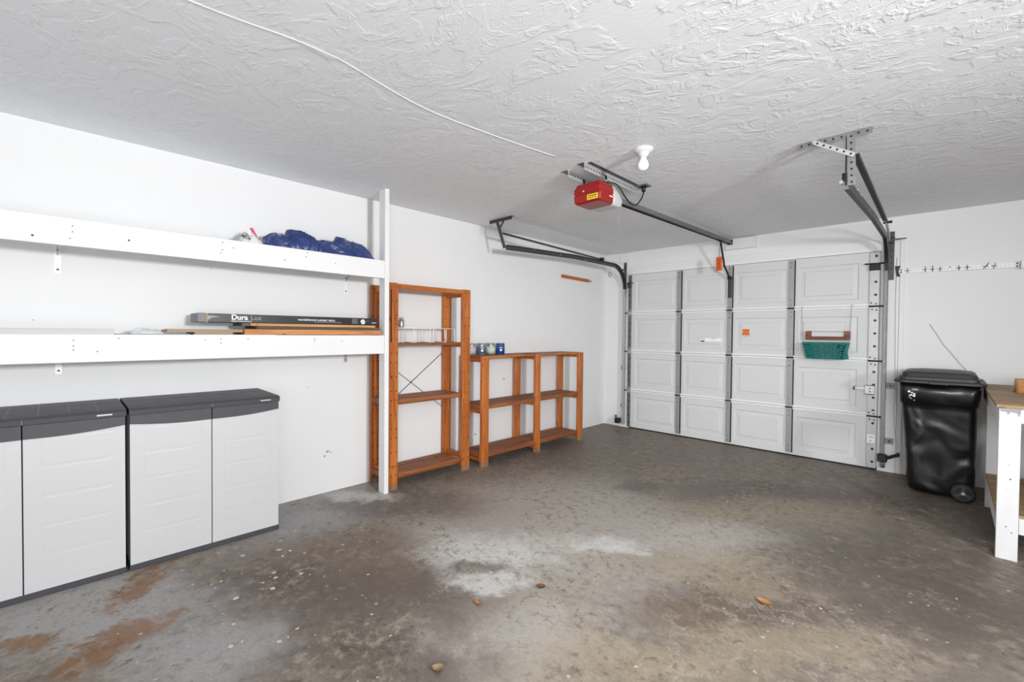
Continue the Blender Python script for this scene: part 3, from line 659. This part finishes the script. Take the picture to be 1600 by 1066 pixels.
B0 = ZL+.0795; bx_h = .056; XB = .29
obj('carton', MB().box(.09, XB, -4.93, -3.775, B0, B0+bx_h, box_black, .003), None, bx)
obj('end_flap', MB().box(.088, XB+.001, -4.975, -4.9305, B0-.0, B0+bx_h+.001, box_grey, .004).box(XB-.004, XB+.0018, -4.933, -4.922, B0, B0+bx_h, tape_m), None, bx)
tx = XB+.0004
text('brand_lettering', 'Dura', .046, (tx, -4.795, B0+.0205), (0, 1, 0), (0, 0, 1), ink_white, bx, bold=.0012)
text('brand_lettering', 'Lux', .044, (tx, -4.683, B0+.0205), (0, 1, 0), (0, 0, 1), ink_grey, bx)
text('small_lettering', 'PERFORMANCE', .013, (tx, -4.795, B0+.005), (0, 1, 0), (0, 0, 1), ink_white, bx, sx=1.3)
text('product_lettering', 'WATERPROOF LUXURY VINYL', .0175, (tx, -4.385, B0+.024), (0, 1, 0), (0, 0, 1), ink_white, bx, sx=1.12, bold=.0003)
mb = MB()
for q in range(24): mb.box(tx, tx+.0008, -4.27+q*.0085, -4.264+q*.0085, B0+.014, B0+.019, ink_grey)
obj('fine_print', mb, None, bx); mb = MB()
for q in range(5): mb.box(tx, tx+.0008, -3.985, -3.935-.008*(q % 2), B0+.012+q*.008, B0+.015+q*.008, ink_grey)
obj('fine_print', mb, None, bx); mb = MB()
mb.cyl((tx, -3.895, B0+.027), (tx+.0008, -3.895, B0+.027), .019, seg=24, m=ink_white); mb.beam((tx+.0012, -3.915, B0+.014), (tx+.0012, -3.875, B0+.038), .0008, .003, (0, -1, 1), box_black)
obj('round_emblem', mb, None, bx); mb = MB()
mb.tube([(tx, -3.852+.009*math.cos(a), B0+.032+.009*math.sin(a)) for a in [2*PI*k/16 for k in range(16)]], .0009, 5, ink_grey, True)
obj('ring_emblem', mb, None, bx); mb = MB()
for q in range(6): mb.box(tx, tx+.0008, -3.822+q*.007, -3.817+q*.007, B0+.018, B0+.023, ink_white)
obj('fine_print', mb, None, bx); mb = MB()
mb.prism([(-4.925, B0+.045), (-4.855, B0+.036), (-4.90, B0+.030), (-4.925, B0+.012)], 0, tx, tx+.0007, ink_grey)
obj('corner_graphic', mb, None, bx)
# ------------------------------------------------------------------ upper shelf: bag and tarp
ZU = 1.8665
def tarp():
    nu, nv = 60, 150; P = []
    for j in range(nv+1):
        v = j/nv; y = -4.585+v*.82
        top = [(0, .07), (.06, .10), (.2, .135), (.32, .14), (.42, .105), (.5, .10), (.62, .135), (.75, .14), (.86, .125), (.95, .075), (1, .02)]
        for (a, ha), (b, hb) in zip(top, top[1:]):
            if a <= v <= b: hh = ha+(hb-ha)*(v-a)/(b-a); break
        wd = .12*math.sin(PI*min(1, max(.0, .08+.84*v)))**.4
        row = []
        for i in range(nu+1):
            a = PI*i/nu; cx = math.cos(a); sz = math.sin(a)
            s1 = mn.noise(Vector((y*6, a*.8, 2.2))); ph = y*34+a*2.6+s1*9
            fold = (.5+.5*math.sin(ph))**2.2; fold2 = (.5+.5*math.sin(ph*1.9+2+s1*5))**3
            n = mn.noise(Vector((y*11, a*1.6, 1.0)))
            rr = 1+.07*n+(.17*fold+.12*fold2-.10)*(.35+.65*sz)+.05*s1
            row.append((.20+.005*n+cx*wd*rr, y+.012*s1, ZU+max(0.0, sz**.75*hh*rr)))
        P.append(row)
    mb = MB(); mb.grid(P, tarp_m); mb.grid([[r_[0], r_[-1]] for r_ in P], tarp_m)
    mb.bm.faces.new([mb.bm.verts.new(p) for p in P[0]]); mb.bm.faces.new([mb.bm.verts.new(p) for p in P[-1]])
    bmesh.ops.remove_doubles(mb.bm, verts=mb.bm.verts[:], dist=.0005); return mb
tag(obj('rumpled_tarp', tarp()), 'rumpled blue satin cloth bundle on the upper white shelf', 'tarp')
t = thing('zip_bag', (.25, -4.66, ZU), 'small clear zip bag with pink strip left of the blue cloth', 'plastic bag')
obj('bag_film', lumpy('f', .24, -4.675, ZU, .16, .13, .075, clear_white, 8., 18, 18, .9, 20), None, t)
mb = MB(); mb.beam((.27, -4.675, ZU+.115), (.29, -4.625, ZU+.012), .004, .018, (0, 1, .4), pink_m); mb.beam((.268, -4.69, ZU+.10), (.288, -4.645, ZU+.012), .002, .03, (0, 1, .4), clear_white); tag(obj('zip_strip', mb, None, t), 'pink zip strip')
mb = MB(); random.seed(3)
for q in range(16):
    c = Vector((.24+random.uniform(-.05, .06), -4.675+random.uniform(-.055, .055), ZU+random.uniform(.03, .06))); mb = MB()
    mb.cyl(c, c+Vector((random.uniform(-1, 1), random.uniform(-1, 1), random.uniform(-.5, 1))).normalized()*.022, .0035, seg=6, m=random.choice([tin_m, bolt_m, tape_m])); obj('screw', mb, None, t)
# ------------------------------------------------------------------ cabinets
def cabinet(y0, y1, label):
    t = thing('storage_cabinet', (.24, (y0+y1)/2, 0), label, 'cabinet', 'low plastic storage cabinets')
    ym = (y0+y1)/2+.002; XF = .45
    mb = MB(); mb.box(.02, XF-.022, y0+.004, y0+.02, .03, .845, cab_white); mb.box(.02, XF-.022, y1-.02, y1-.004, .03, .845, cab_white); mb.box(.02, .035, y0+.02, y1-.02, .03, .845, cab_white)
    mb.box(.035, XF-.03, y0+.02, y1-.02, .40, .415, cab_white); mb.box(.35, XF-.024, ym-.012, ym+.012, .03, .845, dark_gap)
    obj('carcass', mb, None, t)
    obj('base', MB().box(.02, XF+.004, y0, y1, 0, .028, charcoal, .003), None, t)
    for k, (a, b) in enumerate(((y0+.004, ym-.0025), (ym+.0025, y1-.004))):
        # moulded front with shallow horizontal ribs and a bowed handle band
        zt0, zt1 = (.795, .775) if k == 0 else (.775, .795)
        mb = MB(); n = 12
        low = [(a+(b-a)*q/n, zt0+(zt1-zt0)*q/n-.008*math.sin(PI*q/n)) for q in range(n+1)]
        mb.prism([(a, .03), (b, .03)]+low[::-1], 0, XF-.02, XF, cab_white)
        pa, pb = a+.06, b-.045
        for q in range(5):
            z0 = .06+q*.144; z1 = z0+.136
            ring = lambda d, x: [(x, pa+d, z0+d), (x, pb-d, z0+d), (x, pb-d, z1-d), (x, pa+d, z1-d)]
            if z1 < .775: mb.loft([ring(0, XF-.0005), ring(.006, XF+.0005)], cab_white, smooth=False, capa=False)
        d = obj('door', mb, None, t)
        mb = MB(); mb.prism([(a, .842), (b, .842)]+low[::-1], 0, XF-.02, XF+.006, charcoal); obj('handle_band', mb, None, d)
    mb = MB(); mb.prism([(.005, .845), (XF+.016, .845), (XF+.018, .868), (XF+.006, .880), (.005, .888)], 1, y0-.0, y1+.0, charcoal)
    nst = 7
    for q in range(1, nst):
        yy = y0+(y1-y0)*q/nst; mb.beam((.03, yy, .8885), (XF-.005, yy, .8803), .003, .0012, (0, 0, 1), worn_line)
    mb.beam((.17, y0+.02, .8860), (.17, y1-.02, .8860), .002, .0010, (0, 0, 1), charcoal)
    mb.box(XF+.017, XF+.0185, ym-.0015, ym+.0015, .848, .868, worn_line)
    lid = obj('lid', mb, None, t)
    obj('badge', MB().box(XF+.0165, XF+.0195, y1-.115, y1-.055, .855, .863, galv_light, .001), None, lid)
    return t
cabinet(-5.312, -4.562, 'right low plastic cabinet, grey doors and charcoal top, nearest the white post')
cabinet(-6.078, -5.324, 'left low plastic cabinet, cut off by the left edge of the photo')
# ------------------------------------------------------------------ pine racks
def post(mb, x0, x1, y0, y1, h, holes=True, hx=None, foot=True):
    mb.box(x0, x1, y0, y1, .05 if foot else 0, h, wood_z, .003)
    if foot: mb.box(x0, x1, y0, y1, 0, .0505, foot_wood, .002)
    if holes:
        z = .12; q = 0
        while z < h-.03:
            for yy in (y0+.018, y1-.018): mb.cyl((x1, yy, z), (x1+.0008, yy, z), .0055, seg=8, m=hole_dark)
            z += .118 if q % 3 else .075; q += 1
# tall rack
rk = thing('tall_shelf_rack', (.19, -3.26, 0), 'tall orange stained pine shelf rack beside the white post', 'shelf rack')
TH = 1.705
for x0, x1 in ((.302, .34), (.012, .048)):
    for y0, y1 in ((-3.69, -3.608), (-2.925, -2.835)):
        mb = MB(); post(mb, x0, x1, y0, y1, TH); obj('upright', mb, None, rk)
for y0 in (-3.665, -2.895):
    for z in (1.64, 1.165, .11):
        obj('cross_rail', MB().box(.0485, .3015, y0, y0+.035, z, z+.045, wood_x, .003), None, rk)
obj('shelf', MB().box(.014, .338, -3.605, -2.93, 1.662, 1.70, wood_y, .003).box(.30, .3405, -3.607, -2.926, 1.664, 1.699, wood_y, .002), None, rk)
obj('shelf', MB().box(.05, .3, -3.606, -2.93, 1.19, 1.211, shelf_wood, .003).box(.05, .3, -3.69, -3.607, 1.19, 1.211, shelf_wood, .003), None, rk)
obj('shelf', MB().box(.052, .338, -3.60, -2.94, .70, .745, shelf_wood, .014, 3).box(.052, .30, -3.69, -3.602, .70, .745, shelf_wood, .004), None, rk)
mb = MB()
for xa, xb in ((.055, .135), (.150, .230), (.245, .335)): mb.box(xa, xb, -3.60, -2.94, .085, .13, shelf_wood, .006, 2)
mb.box(.055, .295, -3.69, -3.605, .085, .128, shelf_wood, .004)
obj('slatted_shelf', mb, None, rk)
mb = MB(); mb.beam((.008, -3.69, .525), (.008, -2.845, 1.155), .002, .013, (1, 0, 0), galv_dark); mb.beam((.0095, -3.69, 1.143), (.0095, -2.845, .520), .002, .013, (1, 0, 0), galv_dark); mb.cyl((.006, -3.27, .838), (.014, -3.27, .838), .006, seg=8, m=bolt_m); obj('cross_brace', mb, None, rk)
obj('edge_strip', MB().box(.3405, .343, -3.682, -3.671, 1.22, 1.65, hole_dark), None, rk)
# stand + can on the rack
wr = thing('wire_stand', (.18, -3.16, 1.211), 'white wire stand on the second shelf of the tall rack', 'wire stand')
mb = MB()
for x in (.11, .24): mb.tube([(x, -3.58, 1.338), (x, -2.93, 1.338)], .004, 8, rail_white)
for y in (-3.52, -3.30, -3.12, -2.97): mb.tube([(.11, y, 1.338), (.24, y, 1.338)], .002, 6, rail_white)
obj('top_frame', mb, None, wr)
for ya, yb in ((-3.40, -3.375), (-3.225, -3.185), (-3.065, -3.045), (-2.95, -2.945)):
    mb = MB()
    mb.tube([(.24, ya, 1.338), (.245, ya+.006, 1.215)], .003, 6, rail_white); mb.tube([(.11, ya, 1.338), (.105, ya+.006, 1.215)], .003, 6, rail_white); mb.tube([(.24, yb, 1.338), (.245, yb-.002, 1.215)], .003, 6, rail_white); mb.tube([(.105, ya+.006, 1.214), (.245, ya+.006, 1.214), (.245, yb-.002, 1.214)], .003, 6, rail_white)
    obj('leg', mb, None, wr)
t = thing('spray_can', (.15, -3.465, 1.342), 'small grey spray can standing on the white wire stand', 'can')
obj('can_body', MB().lathe([(.024, 1.343), (.025, 1.346), (.025, 1.402), (.021, 1.41)], (.15, -3.465, 0), 20, tin_m), None, t)
obj('cap', MB().lathe([(.0185, 1.41), (.0185, 1.424), (.014, 1.429)], (.15, -3.465, 0), 18, ink_grey), None, t)
# low rack
lr = thing('low_shelf_rack', (.22, -1.87, 0), 'low wide pine shelf rack of two bays along the left wall', 'shelf rack')
LY = [(-2.712, -2.625), (-1.932, -1.852), (-1.142, -1.056)]; LH = 1.075
for k, (y0, y1) in enumerate(LY):
    for x0, x1 in ((.342, .38), (.035, .075)):
        mb = MB(); post(mb, x0, x1, y0, y1, LH, holes=False); 
        for zz in (LH-.03, .60, .08): mb.cyl((x1, (y0+y1)/2-.015, zz), (x1+.0008, (y0+y1)/2-.015, zz), .0055, seg=8, m=hole_dark)
        obj('upright', mb, None, lr)
    for z in (1.015, .51, .04): obj('cross_rail', MB().box(.0755, .3415, y0+.025, y0+.06, z, z+.045, wood_x, .003), None, lr)
for (a, b), z in (((-2.62, -1.937), 1.0), ((-1.848, -1.146), 1.0)):
    top = 1.052
    obj('shelf', MB().box(.04, .338, a-.09, b+.085 if b < -1.5 else b+.083, top+.009, top+.024, shelf_wood, .003).box(.30, .375, a+.001, b-.001, top+.003, top+.024, wood_y, .003), None, lr)
    mb = MB()
    for xa, xb in ((.08, .16), (.167, .25), (.257, .375)): mb.box(xa, xb, a+.002, b-.002, .558, .60, shelf_wood, .006, 2)
    mb.box(.08, .34, a-.088, a, .557, .598, shelf_wood, .004)
    obj('shelf', mb, None, lr)
    mb = MB()
    for xa, xb in ((.08, .16), (.175, .26), (.275, .372)): mb.box(xa, xb, a+.002, b-.002, .085, .128, shelf_wood, .006, 2)
    mb.box(.08, .34, a-.088, a, .085, .126, shelf_wood, .004)
    obj('slatted_shelf', mb, None, lr)
# paint cans
def paint_can(x, y, body, band, label, mark=None):
    t = thing('paint_can', (x, y, 1.0765), label, 'paint can', 'paint cans on the low rack')
    z = 1.0765; r = .047
    obj('can_body', MB().lathe([(r-.002, z), (r, z+.003), (r, z+.112), (r-.002, z+.115)], (x, y, 0), 28, body), None, t)
    mb = MB(); mb.lathe([(r+.0006, z+.014), (r+.0006, z+.085)], (x, y, 0), 28, band); 
    a = math.atan2(-4.6-y, 3.58-x)-.0
    if mark:
        c = Vector((x+(r+.0006)*math.cos(a), y+(r+.0006)*math.sin(a), z+.045)); n = Vector((math.cos(a), math.sin(a), 0)); mb.cyl(c-n*.002, c+n*.0012, .012, seg=16, m=mark)
        mb.obox(c+Vector((0, 0, .026)), n.cross(Vector((0, 0, 1))), n, (0, 0, 1), .034, .003, .006, mark)
    obj('printed_label', mb, None, t)
    obj('lid', MB().lathe([(r+.001, z+.1125), (r+.002, z+.117), (r-.004, z+.119), (r-.008, z+.116)], (x, y, 0), 28, tin_m), None, t)
    return t
navy = plain('navy_label', (34, 70, 142), .4, var=.3, scale=50); steelblue = plain('blue_grey_label', (84, 100, 130), .4, var=.35, scale=50); greenw = plain('pale_green_label', (196, 206, 188), .45, var=.15, scale=50); greyw = plain('grey_label', (186, 184, 184), .5, var=.1, scale=50)
paint_can(.14, -2.655, tin_m, greyw, 'grey labelled paint can, leftmost, half behind the tall rack upright')
paint_can(.15, -2.525, tin_m, steelblue, 'blue-grey labelled paint can, second of the four from the left', label_white)
paint_can(.16, -2.405, tin_m, greenw, 'pale green and white labelled paint can, third of the four', greyw)
paint_can(.15, -2.255, navy, navy, 'bright navy blue paint can, rightmost of the four', clear_white)
# key strip on the left wall
t = thing('wooden_wall_strip', (.01, -.72, 2.025), 'narrow orange wooden strip with small hook on the left wall', 'wall strip')
obj('strip', MB().prism([(-1.03, 2.021), (-.42, 2.012), (-.42, 2.052), (-1.03, 2.063)], 0, .0005, .016, wood_y), None, t)
obj('hook', MB().cyl((.008, -.42, 2.032), (.008, -.375, 2.032), .003, seg=8, m=bolt_m).lathe([(.001, 0), (.009, .003), (.009, .009), (.001, .012)], (.008, -.378, 2.032), 10, bolt_m, 'y'), None, t)
# ------------------------------------------------------------------ basket & wooden holder on the door
bk = thing('hanging_basket', (2.68, -.09, 1.07), 'teal plastic basket hanging on wires from the garage door', 'basket')
mb = MB(); bm = mb.bm
def basket_wall(p00, p10, p01, p11, nu, nv):
    p00, p10, p01, p11 = map(Vector, (p00, p10, p01, p11))
    def P(u, v): return (p00*(1-u)+p10*u)*(1-v)+(p01*(1-u)+p11*u)*v
    n = (p10-p00).cross(p01-p00).normalized()*.0035
    for i in range(nu+1):
        u = i/nu; a, b = P(u, 0), P(u, 1); mb.beam(a, b, .008 if 0 < i < nu else .012, .004, n, teal_m)
    for j in range(nv+1):
        v = j/nv; a, b = P(0, v), P(1, v); mb.beam(a, b, .009, .004, n, teal_m)
    for (u0, u1) in ((0, .14), (.86, 1)):
        if nu > 8: mb.obox((P(u0, 0)+P(u1, 0)+P(u0, 1)+P(u1, 1))/4, p10-p00, n, (p01-p00), (P(u1, .5)-P(u0, .5)).length, .004, (p01-p00).length, teal_m)
X0, X1, x0_, x1_ = 2.50, 2.868, 2.532, 2.838; Y0, Y1 = -.17, -.03; y0_, y1_ = -.15, -.04; ZT, ZB = 1.232, 1.072
basket_wall((x0_, y0_, ZB), (x1_, y0_, ZB), (X0, Y0, ZT), (X1, Y0, ZT), 18, 6)
basket_wall((x0_, y1_, ZB), (x1_, y1_, ZB), (X0, Y1, ZT), (X1, Y1, ZT), 18, 6)
basket_wall((x0_, y0_, ZB), (x0_, y1_, ZB), (X0, Y0, ZT), (X0, Y1, ZT), 6, 6)
basket_wall((x1_, y0_, ZB), (x1_, y1_, ZB), (X1, Y0, ZT), (X1, Y1, ZT), 6, 6)
mb.box(x0_, x1_, y0_, y1_, ZB-.004, ZB+.002, teal_m)
obj('basket_body', mb, None, bk)
mb = MB(); mb.box(X0-.008, X1+.008, Y0-.006, Y0+.006, ZT-.008, ZT+.006, teal_m, .003); mb.box(X0-.008, X1+.008, Y1-.006, Y1+.006, ZT-.008, ZT+.006, teal_m, .003); mb.box(X0-.008, X0+.006, Y0, Y1, ZT-.008, ZT+.006, teal_m); mb.box(X1-.006, X1+.008, Y0, Y1, ZT-.008, ZT+.006, teal_m)
obj('rim', mb, None, bk)
mb = MB(); mb.tube(smooth([(2.46, -.012, 1.60), (2.458, -.035, 1.605), (2.46, -.05, 1.57), (2.47, -.07, 1.42), (2.492, -.10, 1.24)]), .002, 6, greywire_m); obj('hanging_wire', mb, None, bk)
mb = MB(); mb.tube(smooth([(2.885, -.012, 1.61), (2.887, -.035, 1.615), (2.882, -.05, 1.57), (2.88, -.07, 1.42), (2.874, -.10, 1.24)]), .002, 6, greywire_m); obj('hanging_wire', mb, None, bk)
wh = thing('wooden_holder', (2.69, -.03, 1.255), 'brown wooden holder with pale paper above the teal basket', 'holder')
mb = MB(); mb.box(2.505, 2.548, -.075, -.012, 1.262, 1.352, brownwood, .003); mb.box(2.832, 2.876, -.075, -.012, 1.262, 1.352, brownwood, .003); mb.box(2.548, 2.832, -.075, -.055, 1.262, 1.296, brownwood, .002); mb.box(2.548, 2.832, -.02, -.012, 1.262, 1.30, brownwood); obj('frame', mb, None, wh)
obj('paper', MB().box(2.55, 2.83, -.045, -.03, 1.262, 1.345, paper_m).box(2.55, 2.83, -.046, -.029, 1.34, 1.346, ink_grey), None, wh)
# ------------------------------------------------------------------ peg rail
pr = thing('tool_rail', (3.6, -.01, 1.89), 'white perforated tool rail with black hooks on the front wall', 'tool rail')
def zr(x): return 1.9175-(x-3.232)*.018
mb = MB(); mb.beam((3.235, -.004, zr(3.235)), (3.985, -.004, zr(3.985)), .012, .036, (0, 0, 1), rail_white)
x = 3.27
while x < 3.97: mb.cyl((x, -.0095, zr(x)), (x, -.0108, zr(x)), .0028, seg=6, m=bolt_m); x += .0245
for x in (3.247, 3.972):
    for dz in (-.01, .011): mb.cyl((x, -.0095, zr(x)+dz), (x, -.0125, zr(x)+dz), .0065, seg=8, m=black_steel)
mb.cyl((3.575, -.0095, zr(3.575)+.012), (3.575, -.0125, zr(3.575)+.012), .005, seg=8, m=black_steel)
obj('rail_strip', mb, None, pr)
for i, x in enumerate((3.293, 3.415, 3.463, 3.512, 3.632, 3.683, 3.79, 3.843)):
    z = zr(x)+.002; mb = MB(); lean = (0, 0, 0, 0, 0, 0, .02, .006)[i]; hgt = (.018, .026, .03, .016, .016, .016, .024, .02)[i]
    mb.tube([(x-.016, -.012, z+.003), (x, -.020, z-.002), (x+.016, -.012, z+.003)], .0022, 6, black_steel)
    mb.tube([(x-lean*.6, -.014, z-.02), (x, -.022, z-.012), (x+lean, -.045, z+hgt)], .0024, 6, black_steel)
    obj('hook', mb, None, pr)
mb = MB(); mb.prism([(3.202, 1.968), (3.242, 1.968), (3.232, 1.94), (3.228, 1.92), (3.232, 1.90), (3.242, 1.868), (3.215, 1.868), (3.208, 1.92)], 1, -.018, -.0065, bolt_m); obj('end_clip', mb, None, pr)
t = obj('conduit_box', MB().box(3.99, 4.25, -.055, .011, 1.868, 1.935, rail_white, .012, 3)); tag(t, 'white conduit box at the right end of the tool rail', 'conduit box')
tag(obj('loose_cable', MB().tube(smooth([(3.452, 0.006, 1.418), (3.50, 0.006, 1.33), (3.545, .006, 1.235), (3.59, .006, 1.17), (3.66, .006, 1.06), (3.70, .006, .99), (3.72, .006, .8)]), .0035, 6, wire_m)), 'thin pale cord on the front wall rising above the black bin', 'cord')
# ------------------------------------------------------------------ wheeled bin
bn = thing('wheeled_bin', (3.53, -.34, 0), 'black wheeled rubbish bin with lid beside the workbench', 'wheelie bin')
def rr2(x0, x1, y0, y1, r, z): return rrect(x0, x1, y0, y1, r, z, 6)
mb = MB(); lv = []
for z, xl, xr, yf, yb in ((.012, 3.385, 3.60, -.545, -.12), (.022, 3.365, 3.615, -.565, -.10), (.05, 3.352, 3.745, -.575, -.09), (.12, 3.346, 3.748, -.578, -.088), (.3, 3.336, 3.75, -.585, -.08), (.5, 3.322, 3.752, -.593, -.07), (.70, 3.308, 3.752, -.60, -.065), (.745, 3.302, 3.752, -.602, -.065), (.752, 3.292, 3.764, -.612, -.055), (.85, 3.290, 3.768, -.615, -.05), (.918, 3.288, 3.770, -.618, -.05)):
    lv.append(rr2(xl, xr, yf, yb, .055, z))
mb.loft(lv, bin_m); mb.box(3.34, 3.352, -.50, -.2, .10, .70, bin_m, .004)
for q in range(14):
    pass
obj('bin_body', mb, None, bn)
mb = MB(); random.seed(11)
for q in range(9):
    c = Vector((3.352+.018*(q % 3)+random.uniform(-.006, .006), -.6165, .845-.008*q+random.uniform(-.008, .008))); mb.cyl(c, c+Vector((0, -.0012, 0)), random.uniform(.003, .009), seg=7, m=label_white)
obj('paint_splash', mb, None, bn)
obj('rim', MB().loft([rr2(3.262, 3.792, -.645, -.03, .06, .919), rr2(3.252, 3.80, -.655, -.02, .065, .924), rr2(3.252, 3.80, -.655, -.02, .065, .938), rr2(3.262, 3.79, -.645, -.03, .06, .946)], bin_lid_m, smooth=False), None, bn)
ld = obj('lid', MB().loft([rr2(3.285, 3.765, -.63, -.045, .05, .947), rr2(3.288, 3.762, -.628, -.048, .05, .968), rr2(3.30, 3.752, -.61, -.06, .05, .972), rr2(3.305, 3.745, -.60, -.07, .05, 1.0), rr2(3.325, 3.725, -.58, -.09, .05, 1.012), rr2(3.40, 3.66, -.50, -.17, .05, 1.022)], bin_lid_m, smooth=False), None, bn)
obj('lid_catch', MB().box(3.47, 3.59, -.662, -.645, .918, .94, bin_lid_m, .003), None, bn)
for yc, yo in ((-.60, -.625), (-.10, -.07)):
    mb = MB(); a, b = min(yc, yo), max(yc, yo); cx, cz, r = 3.682, .076, .074
    mb.lathe([(r-.008, a), (r, a+.006), (r, b-.006), (r-.008, b)], (cx, 0, cz), 32, black_m, 'y')
    wl = obj('wheel', mb, None, bn)
    mb = MB(); face = a if yc < -.3 else b; sg = -1 if yc < -.3 else 1
    mb.tube([(cx+.052*math.cos(q), face+sg*.001, cz+.052*math.sin(q)) for q in [2*PI*k/28 for k in range(28)]], .006, 6, charcoal, True)
    for q in (PI/2, PI/2+2*PI/3, PI/2+4*PI/3): mb.beam((cx, face+sg*.002, cz), (cx+.05*math.cos(q), face+sg*.002, cz+.05*math.sin(q)), .006, .020, (0, 0, 1) if abs(math.cos(q)) > .2 else (1, 0, 0), charcoal)
    mb.cyl((cx, face, cz), (cx, face+sg*.008, cz), .012, seg=14, m=galv_light)
    obj('hub', mb, None, wl)
obj('axle', MB().cyl((3.682, -.60, .076), (3.682, -.09, .076), .01, seg=12, m=black_steel), None, bn)
# ------------------------------------------------------------------ workbench
wb = thing('workbench', (4.2, -.85, 0), 'white painted workbench with worn plywood top at the right edge', 'workbench')
obj('bench_top', MB().box(3.79, 4.55, -1.672, -.03, .885, .905, bench_wood, .002), None, wb)
obj('apron', MB().box(3.80, 4.54, -1.66, -1.622, .80, .8845, scuffed, .002), None, wb)
obj('apron', MB().box(3.80, 3.838, -1.62, -.05, .79, .8845, scuffed, .002), None, wb)
mb = MB(); mb.box(3.80, 3.888, -1.70, -1.662, 0, .8845, scuffed, .002)
mb.prism([(3.803, .884), (3.886, .884), (3.885, .862), (3.878, .842), (3.872, .862), (3.845, .868), (3.835, .848), (3.83, .866), (3.806, .868)], 1, -1.7012, -1.6995, ink_grey)
for (a, b, r) in ((3.84, .195, .003), (3.862, .165, .003), (3.852, .475, .004), (3.845, .56, .002)): mb.cyl((a, -1.70, b), (a, -1.7018, b), r, seg=8, m=bolt_m)
obj('leg', mb, None, wb)
obj('leg', MB().box(3.80, 3.89, -.60, -.56, 0, .789, scuffed, .002), None, wb)
obj('leg', MB().box(4.45, 4.54, -1.70, -1.662, 0, .8845, scuffed, .002), None, wb)
obj('leg', MB().box(4.45, 4.54, -.60, -.56, 0, .789, scuffed, .002), None, wb)
obj('side_rail', MB().box(3.80, 3.835, -1.661, -.605, .155, .246, scuffed, .002), None, wb)
obj('front_rail', MB().box(3.889, 4.449, -1.70, -1.665, .162, .254, scuffed, .002), None, wb)
obj('lower_shelf', MB().box(3.80, 4.52, -1.66, -.61, .2465, .262, bench_wood, .002), None, wb)
obj('shaded_wall_panel', MB().box(4.50, 4.52, -1.60, -.64, .2625, .79, grey_dark), None, wb)  # dark grey sheet standing in for the shaded wall beyond the bench
t = thing('wooden_box', (4.05, -.55, .905), 'small wooden box on top of the workbench', 'box')
mb = MB(); mb.loft([rrect(3.93, 4.08, -.80, -.62, .03, .906), rrect(3.93, 4.08, -.80, -.62, .03, 1.0)], ply_edge, smooth=True); obj('box_body', mb, None, t)
mb = MB()
for q in range(3): mb.box(3.955, 4.055, -.803, -.799, .92+q*.026, .936+q*.026, wood_x)
tag(obj('slat', mb, None, t), 'orange slats on the front')
# ------------------------------------------------------------------ debris on the floor
def leaf(name, x, y, L, W, rot, m, label, curl=.006):
    mb = MB(); P = []
    for i in range(9):
        t_ = i/8; wv = W*math.sin(PI*min(1, t_*.96+.02))**.8; row = []
        for j in range(5):
            s_ = (j-2)/2; lx, ly = (t_-.5)*L, s_*wv/2; zz = .0015+curl*abs(s_)**1.5+curl*.6*(2*t_-1)**2
            row.append((x+lx*math.cos(rot)-ly*math.sin(rot), y+lx*math.sin(rot)+ly*math.cos(rot), zz))
        P.append(row)
    mb.grid(P, m); mb.grid([[(p[0], p[1], p[2]-.0012) for p in r_] for r_ in P], m)
    mb.tube([(P[0][2][0], P[0][2][1], .003), (P[0][2][0]-.012*math.cos(rot), P[0][2][1]-.012*math.sin(rot), .002)], .001, 5, m)
    tag(obj(name, mb), label, 'leaf')
leaf('dry_leaf', 2.963, -3.179, .07, .045, -.1, leaf_m, 'bright orange dry leaf on the concrete floor right of centre')
leaf('dry_leaf', 2.11, -3.852, .045, .04, .5, leaf_brown, 'small round brown leaf on the pale concrete patch')
leaf('dry_leaf', 1.998, -4.18, .05, .018, .0, leaf_m, 'narrow curled orange-brown leaf on the floor below the pale patch', .01)
leaf('dry_leaf', 2.206, -4.565, .05, .045, .8, leaf_tan, 'crumpled tan leaf on the floor nearest the viewer', .014)
